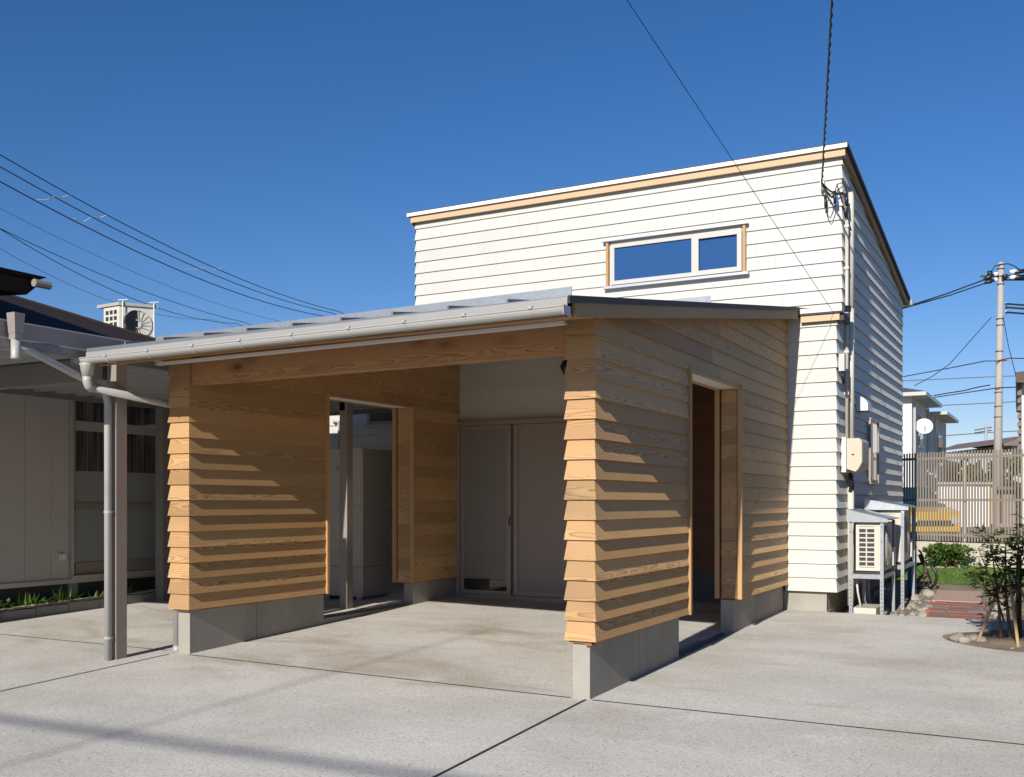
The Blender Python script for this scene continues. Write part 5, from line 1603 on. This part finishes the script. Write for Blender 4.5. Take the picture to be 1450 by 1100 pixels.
def crown_tree(name, label, u, v0, v1, D, wpx, n, seed, mat='leaf_far', group='trees behind the slat fence', cat='tree', leafs=.30):
    rnd = random.Random(seed)
    base = at(u, 745, D); base.z = .2
    t = thing(name, label, cat, tuple(base), group)
    zt_ = at(u, v0, D).z; zb_ = max(.5, at(u, v1, D).z); hw = wpx / 1444 * D / 2
    m = MB(); m.tube([base, (base.x + .05, base.y, lerp(base.z, zt_, .5)), (base.x, base.y + .1, zt_ - .3)], [.12, .09, .02], 7)
    cl = []
    for i in range(9):
        c = Vector((base.x, base.y, 0)) + w * rnd.uniform(-.75, .75) * hw + f_ * rnd.uniform(-.6, .6) * hw
        c.z = rnd.uniform(lerp(zb_, zt_, .15), lerp(zb_, zt_, .88)); cl.append((c, rnd.uniform(.32, .6) * hw))
        m.tube([(base.x, base.y, min(c.z, zt_) * .6), c], [.05, .015], 5)
    m.build('trunk', 'bark', t)
    m = MB()
    for i in range(n):
        c, r_ = cl[i % 9]
        d = Vector((rnd.gauss(0, 1), rnd.gauss(0, 1), rnd.gauss(0, .8))).normalized() * r_ * rnd.random() ** .4
        p = c + d
        p.z = max(.3, min(zt_ + .05, p.z))
        m.leaf(p, Vector((rnd.gauss(0, 1), rnd.gauss(0, 1), rnd.gauss(0, 1))), Vector((rnd.gauss(0, 1), rnd.gauss(0, 1), 1)), leafs * rnd.uniform(.6, 1.2), leafs * .6, rnd.random())
    m.build('crown', mat, t)
for i, (u, v0, D, wpx, lab) in enumerate(((1338, 655, 44, 34, 'bushy tree left of the white shed top'), (1358, 662, 48, 30, 'low round tree above the white shed'), (1378, 658, 46, 34, 'round tree behind the pale fence post'),
                                          (1400, 660, 50, 34, 'tree just left of the concrete utility pole'), (1428, 640, 42, 46, 'broad tree just right of the utility pole'), (1455, 645, 40, 40, 'tree in front of the right edge house'))):
    crown_tree('bushy_tree', lab + ' beyond the fence', u, v0, 745, D, wpx * 1.3, 520, 900 + i)
# far wood line and hills close the horizon
m = MB(); rnd = random.Random(31)
for i in range(2600):
    u = rnd.uniform(-900, 2400); D_ = rnd.uniform(120, 170); p = at(u, 710, D_); h = 5.0 + 2.5 * math.sin(u * .02) + 1.2 * math.sin(u * .061)
    p.z = rnd.uniform(.2, max(1.0, h) * .8)
    m.leaf(p, Vector((rnd.gauss(0, 1), rnd.gauss(0, 1), rnd.gauss(0, .6))), Vector((rnd.gauss(0, 1), rnd.gauss(0, 1), 1)), 3.2, 2.4, rnd.random())
tag(m.build('far_wood', 'leaf_far'), 'far green band of trees along the horizon', 'woods', kind='stuff')

# ================================================================== POLES AND WIRES
up = thing('utility_pole', 'tall concrete utility pole with insulators behind the slat fence', 'utility pole', tuple(at(1412, 690, 38)[:2]) + (.2,))
D = 38.0
pt, pb = at(1417.5, 371.5, D), at(1411, 700, D); pb.z = .1
pb = Vector((lerp(pt.x, pb.x, 1.0), lerp(pt.y, pb.y, 1.0), .1))
m = MB(); m.tube([pb, pb.lerp(pt, .5), pt], [.172, .135, .098], 18); m.build('shaft', 'pole', up, True)
def pp(z):                                                   # pole axis at image row z
    t = (z - 371.5) / (700 - 371.5); return at(lerp(1417.5, 1411, t), z, D)
m = MB()
for v in (380, 391, 402, 451, 460, 497, 555, 575, 590): m.tube([pp(v), pp(v + 1.2)], .128 + (v - 380) * .0001, 12)
m.bar(pp(391) - w * .75, pp(390) + w * .9, .05, .06); m.bar(pp(396) - w * .55, pp(396) + w * .9, .05, .06)
m.build('crossarm', 'metal_dark', up)
for u, v, uu, vv in ((1407, 389, 1413, 387), (1408, 397, 1412, 395), (1430, 385, 1440, 384), (1430, 393, 1440, 392)):
    m = MB(); m.tube([at(u, v, D - .2), at((u + uu) / 2, (v + vv) / 2, D - .2), at(uu, vv, D - .2)], [.06, .085, .06], 10); m.build('insulator', 'porcelain', up, True)
m = MB()
m.tube([at(1393, 396, D - .2), at(1402, 391, D - .2), at(1408, 389, D - .2)], [.05, .11, .05], 8); m.tube([at(1394, 401, D - .2), at(1402, 398, D - .2), at(1409, 396, D - .2)], [.04, .09, .04], 8)
m.tube([at(1401, 391, D - .2), at(1402, 384, D - .2)], .09, 8); m.tube([at(1436, 386, D - .2), at(1452, 383, D - .2)], .08, 8); m.tube([at(1436, 393, D - .2), at(1452, 392, D - .2)], .08, 8)
m.tube([at(1423, 389, D - .25), at(1423, 394, D - .25)], .11, 8)
m.build('cable_sleeves', 'black', up, True)
m = MB(); m.tube([at(1404, 383, D - .1), at(1409, 376.5, D - .1), at(1418, 374, D - .1), at(1428, 373.5, D - .1), at(1437, 377, D - .1), at(1444, 382, D - .1)], .022, 5); m.build('jumper', 'wire', up)
m = MB(); m.tube([pp(511), pp(512.2)], .138, 12); m.bar(pp(511) , pp(510) + w * .4, .03, .04); m.build('orange_band', 'orange', up)
m = MB()
for v in (430, 435, 442): m.bar(at(1424, v, D - .1), at(1424, v + 2.2, D - .1) + w * .75, .05, .06)
m.build('spacer_arm', 'black', up)
m = MB(); m.bar(pp(428) + w * .22, pp(446) + w * .22, .05, .05); m.build('bracket', 'pvc', up)

fp = thing('far_utility_pole', 'small far utility pole left of the tall concrete pole', 'utility pole', tuple(at(1396, 690, 95)[:2]) + (.2,))
a, b = at(1396.3, 601, 95), at(1395.5, 690, 95); b.z = .1
m = MB(); m.tube([b, a], [.17, .11], 8); m.build('shaft', 'pole', fp, True)
for p_, q_, w_ in ((at(1380, 609, 95), at(1404, 605, 95), .1), (at(1380, 613, 95), at(1404, 609, 95), .1), (at(1396, 631, 95), at(1405, 630, 95), .18)):
    m = MB(); m.bar(p_, q_, w_, w_); m.build('crossarm', 'metal_dark', fp)

def sagline(p, q, sag, n=14):
    p = Vector(p); q = Vector(q)
    return [p.lerp(q, t / n) + Vector((0, 0, -4 * sag * (t / n) * (1 - t / n))) for t in range(n + 1)]
def wire(name, label, pts, r, mat='wire', group=None, parts=None):
    m = MB(); m.tube(pts, r, 5)
    return tag(m.build(name, mat, None), label, 'cable', group)
def ext(p, q, k): return p + (p - q) * k
G1 = 'power lines crossing the sky on the left'
def left_line(lab, a, b, r, mat='wire', sag=.5, Da=26, Db=48):
    p, q = at(*a, Da), at(*b, Db)
    p2 = ext(p, q, .6); q2 = ext(q, p, .5)
    # keep the sag inside the visible span
    pts = [p2] + sagline(p, q, sag) + [q2]
    return wire('power_line', lab, pts, r, mat, G1)
left_line('highest of the three black power lines on the left', (0, 219), (480, 441), .0155)
left_line('middle of the three black power lines on the left', (0, 236), (470, 443), .0155)
left_line('lowest of the three black power lines on the left', (0, 257), (455, 447), .0175)
left_line('upper of the twin thin lines above the rooftop air conditioner', (0, 323.5), (345, 456), .011, 'wire', .25, 26, 42)
left_line('lower of the twin thin lines above the rooftop air conditioner', (0, 324), (335, 458), .011, 'wire', .55, 26, 42)
left_line('faint pale line between the two groups of power lines', (0, 295), (560, 470), .007, 'wire_pale', 1.0, 26, 50)
left_line('faint pale line just above the dark eave', (0, 352), (300, 452), .007, 'wire_pale', .5, 26, 40)
def spacer(label, pts):
    return wire('line_spacer', label, [at(u, v, Dd) for u, v, Dd in pts], .012, 'pipe_beige', 'pale ties between the power lines')
spacer('pale tie across the power lines nearest the left edge', [(52, 283, 27.5), (65, 283, 27.7), (75, 278, 28), (88, 279, 28.5), (100, 276, 28.7)])
spacer('second pale tie across the power lines from the left', [(105, 309, 29.5), (118, 314, 29.8), (130, 307, 30), (142, 308, 30.4), (152, 304, 30.5)])
spacer('pale tie across the power lines near the carport roof', [(262, 381, 36), (275, 382, 36.3), (287, 379, 36.6), (303, 382, 37), (313, 380, 37.2)])

# street cable bundle behind the camera and service drops to the house
CBY, CBZ = -13.05, 5.6
GB = 'street cables strung behind the viewpoint'
for i, (dy, dz) in enumerate(((-.02, .0), (.02, .015))):
    wire('street_cable', 'black street cable in the bundle behind the viewpoint casting the soft band of shadow', sagline((-26, CBY + dy - .8, CBZ + dz + .2), (4.6, CBY + dy + .2, CBZ + dz - .05), .15), .0125, 'wire', GB)
sp_ = thing('street_pole', 'unseen concrete street pole behind the viewpoint with three transformer tanks added to shade the young tree', 'utility pole', (4.7, -13.2, -.3))
m = MB(); m.tube([(4.7, -13.25, -.4), (4.7, -13.25, 10.2)], [.18, .11], 14); m.build('shaft', 'pole', sp_, True)
m = MB(); m.bar((2.65, -13.25, 8.68), (5.6, -13.25, 8.68), .14, .12); m.build('crossarm', 'metal_dark', sp_)
for x in (3.05, 3.65, 4.25):
    m = MB(); m.tube([(x, -13.25, 8.75), (x, -13.25, 9.22), (x, -13.25, 9.32)], [.27, .27, .2], 16); m.build('transformer', 'pipe_grey', sp_, True)  # tanks and arm added out of view to shade the young tree
wire('messenger_cable', 'thin messenger cable above the street cables behind the viewpoint', sagline((-26, -13.4, 7.9), (4.6, -13.05, 7.75), .04), .006)
sp2 = thing('street_pole', 'short concrete street pole across the street behind the viewpoint', 'utility pole', (-1.55, -19.2, -.3))
m = MB(); m.tube([(-1.55, -19.2, -.4), (-1.55, -19.2, 6.6)], [.15, .10], 12); m.build('shaft', 'pole', sp2, True)
wire('street_drop', 'black cable running back across the street behind the viewpoint', sagline((-1.36, -13.05, 7.74), (-1.52, -19.15, 6.45), .02), .0105)
drop_a = [Vector((.58, 5.06, 3.12)), Vector((.545, 5.0, 3.20))]
wire('service_drop', 'thin black cable rising from the lower house corner across the white wall', drop_a + sagline((.545, 5.0, 3.20), (-.715, -13.05, 7.73), .0, 24)[1:], .0028, 'wire', 'service cables running to the house')
p0 = Vector((.365, 5.26, 4.66)); pm = at(1178, 0, 0)
r_ = ray(1178, 0); t_ = (2.2 - CAM.y) / r_.y; q_ = CAM + r_ * t_
u_ = (q_ - p0).normalized()
top_ = p0 + u_ * 3.4
wire('service_drop', 'twisted black cable dropping from the top edge to the house corner', [p0, p0.lerp(top_, .5), top_] + sagline(top_, (4.6, -13.1, 8.2), .2, 16)[1:], .008, 'wire', 'service cables running to the house')
m = MB(); n = 40
pts = []
sdv = u_.cross(Vector((0, 1, 0))).normalized(); sdw = u_.cross(sdv)
for k in range(n * 8 + 1):
    t = k / (n * 8); a = t * n * .62 * 2 * math.pi
    pts.append(p0.lerp(top_, .02 + .98 * t) + sdv * .0095 * math.cos(a) + sdw * .0095 * math.sin(a))
m.tube(pts, .0050, 5)
tag(m.build('guy_grip', 'wire'), 'spiral wrap twisted round the upper service cable', 'cable wrap')
m = MB(); m.tube([p0, Vector((.44, 5.27, 4.57)), Vector((.52, 5.27, 4.52)), Vector((.585, 5.33, 4.53))], .010, 6); m.tube([p0, Vector((.42, 5.26, 4.56)), Vector((.47, 5.25, 4.48)), Vector((.495, 5.25, 4.53))], .008, 6)
tag(m.build('cable_tail', 'wire'), 'black cable tails fanning out below the upper service cable', 'cable')

# lines at the far right
GR = 'cables meeting at the tall concrete pole'
D = 38.0
def rl(lab, seq, r, mat='wire'): return wire('pole_cable', lab, [at(u, v, d) for u, v, d in seq], r, mat, GR)
rl('upper of the paired cables from the pole top to the white house', [(1394, 396, D - .2), (1340, 416, 36), (1300, 429, 34), (1270, 438, 33), (1180, 460, 30)], .026)
rl('lower of the paired cables from the pole top to the white house', [(1395, 401, D - .2), (1345, 418, 36), (1300, 430.5, 34), (1270, 439, 33), (1180, 461, 30)], .024)
rl('cable running right from the upper pole insulators', [(1440, 384, D - .2), (1470, 381, D), (1900, 330, 45)], .03)
rl('cable running right from the lower pole insulators', [(1440, 392, D - .2), (1470, 391, D), (1900, 350, 45)], .03)
for v, k in ((430, 'top'), (435, 'middle'), (442, 'lowest')): rl(k + ' of three short cables leaving the pole to the right', [(1424, v, D - .1), (1450, v + 2, D), (1900, v + 10, 45)], .02)
rl('diagonal cable from the distant white house up to the pole bracket', [(1404, 449, D), (1385, 470, D - .5), (1345, 515, 36), (1320, 533, 35), (1295, 546, 34)], .014)
rl('cable through the orange band falling to the left', [(1412, 511, D - .2), (1395, 511, D), (1350, 520, 40), (1280, 533, 44), (1180, 545, 48)], .020)
rl('cable through the orange band leaving to the right', [(1412, 511, D - .2), (1430, 507, D), (1470, 508, D), (1900, 490, 45)], .02)
rl('thin cable from the orange band down to the right edge house', [(1420, 446, D), (1428, 490, 36), (1437, 526, 34), (1440, 540, 30)], .013)
rl('far twin cable level with the eave of the white house', [(1500, 530, 60), (1411, 533, 60), (1280, 539, 60), (1180, 541, 60)], .030, 'wire_pale')
rl('long lower cable sloping up to the pole from the white house', [(1500, 546, 39), (1413, 549, D - .2), (1380, 554, 39), (1320, 563, 40), (1281, 569, 41), (1180, 580, 44)], .020)
rl('wavy bundled cable just above the long lower cable', [(1402, 545, D), (1385, 548, D), (1365, 553, D), (1345, 556, D), (1322, 560, D)], .022)
rl('distant cable pair below the pole bands', [(1500, 565, 70), (1413, 570, 70), (1330, 574, 70), (1180, 577, 70)], .035, 'wire_pale')
rl('far cable passing the small far pole', [(1500, 607, 95), (1404, 612, 95), (1334, 617, 95), (1180, 622, 95)], .05, 'wire_pale')
rl('lowest far cable just above the fence top', [(1405, 631, 95), (1334, 635, 95), (1180, 640, 95)], .035, 'wire_pale')
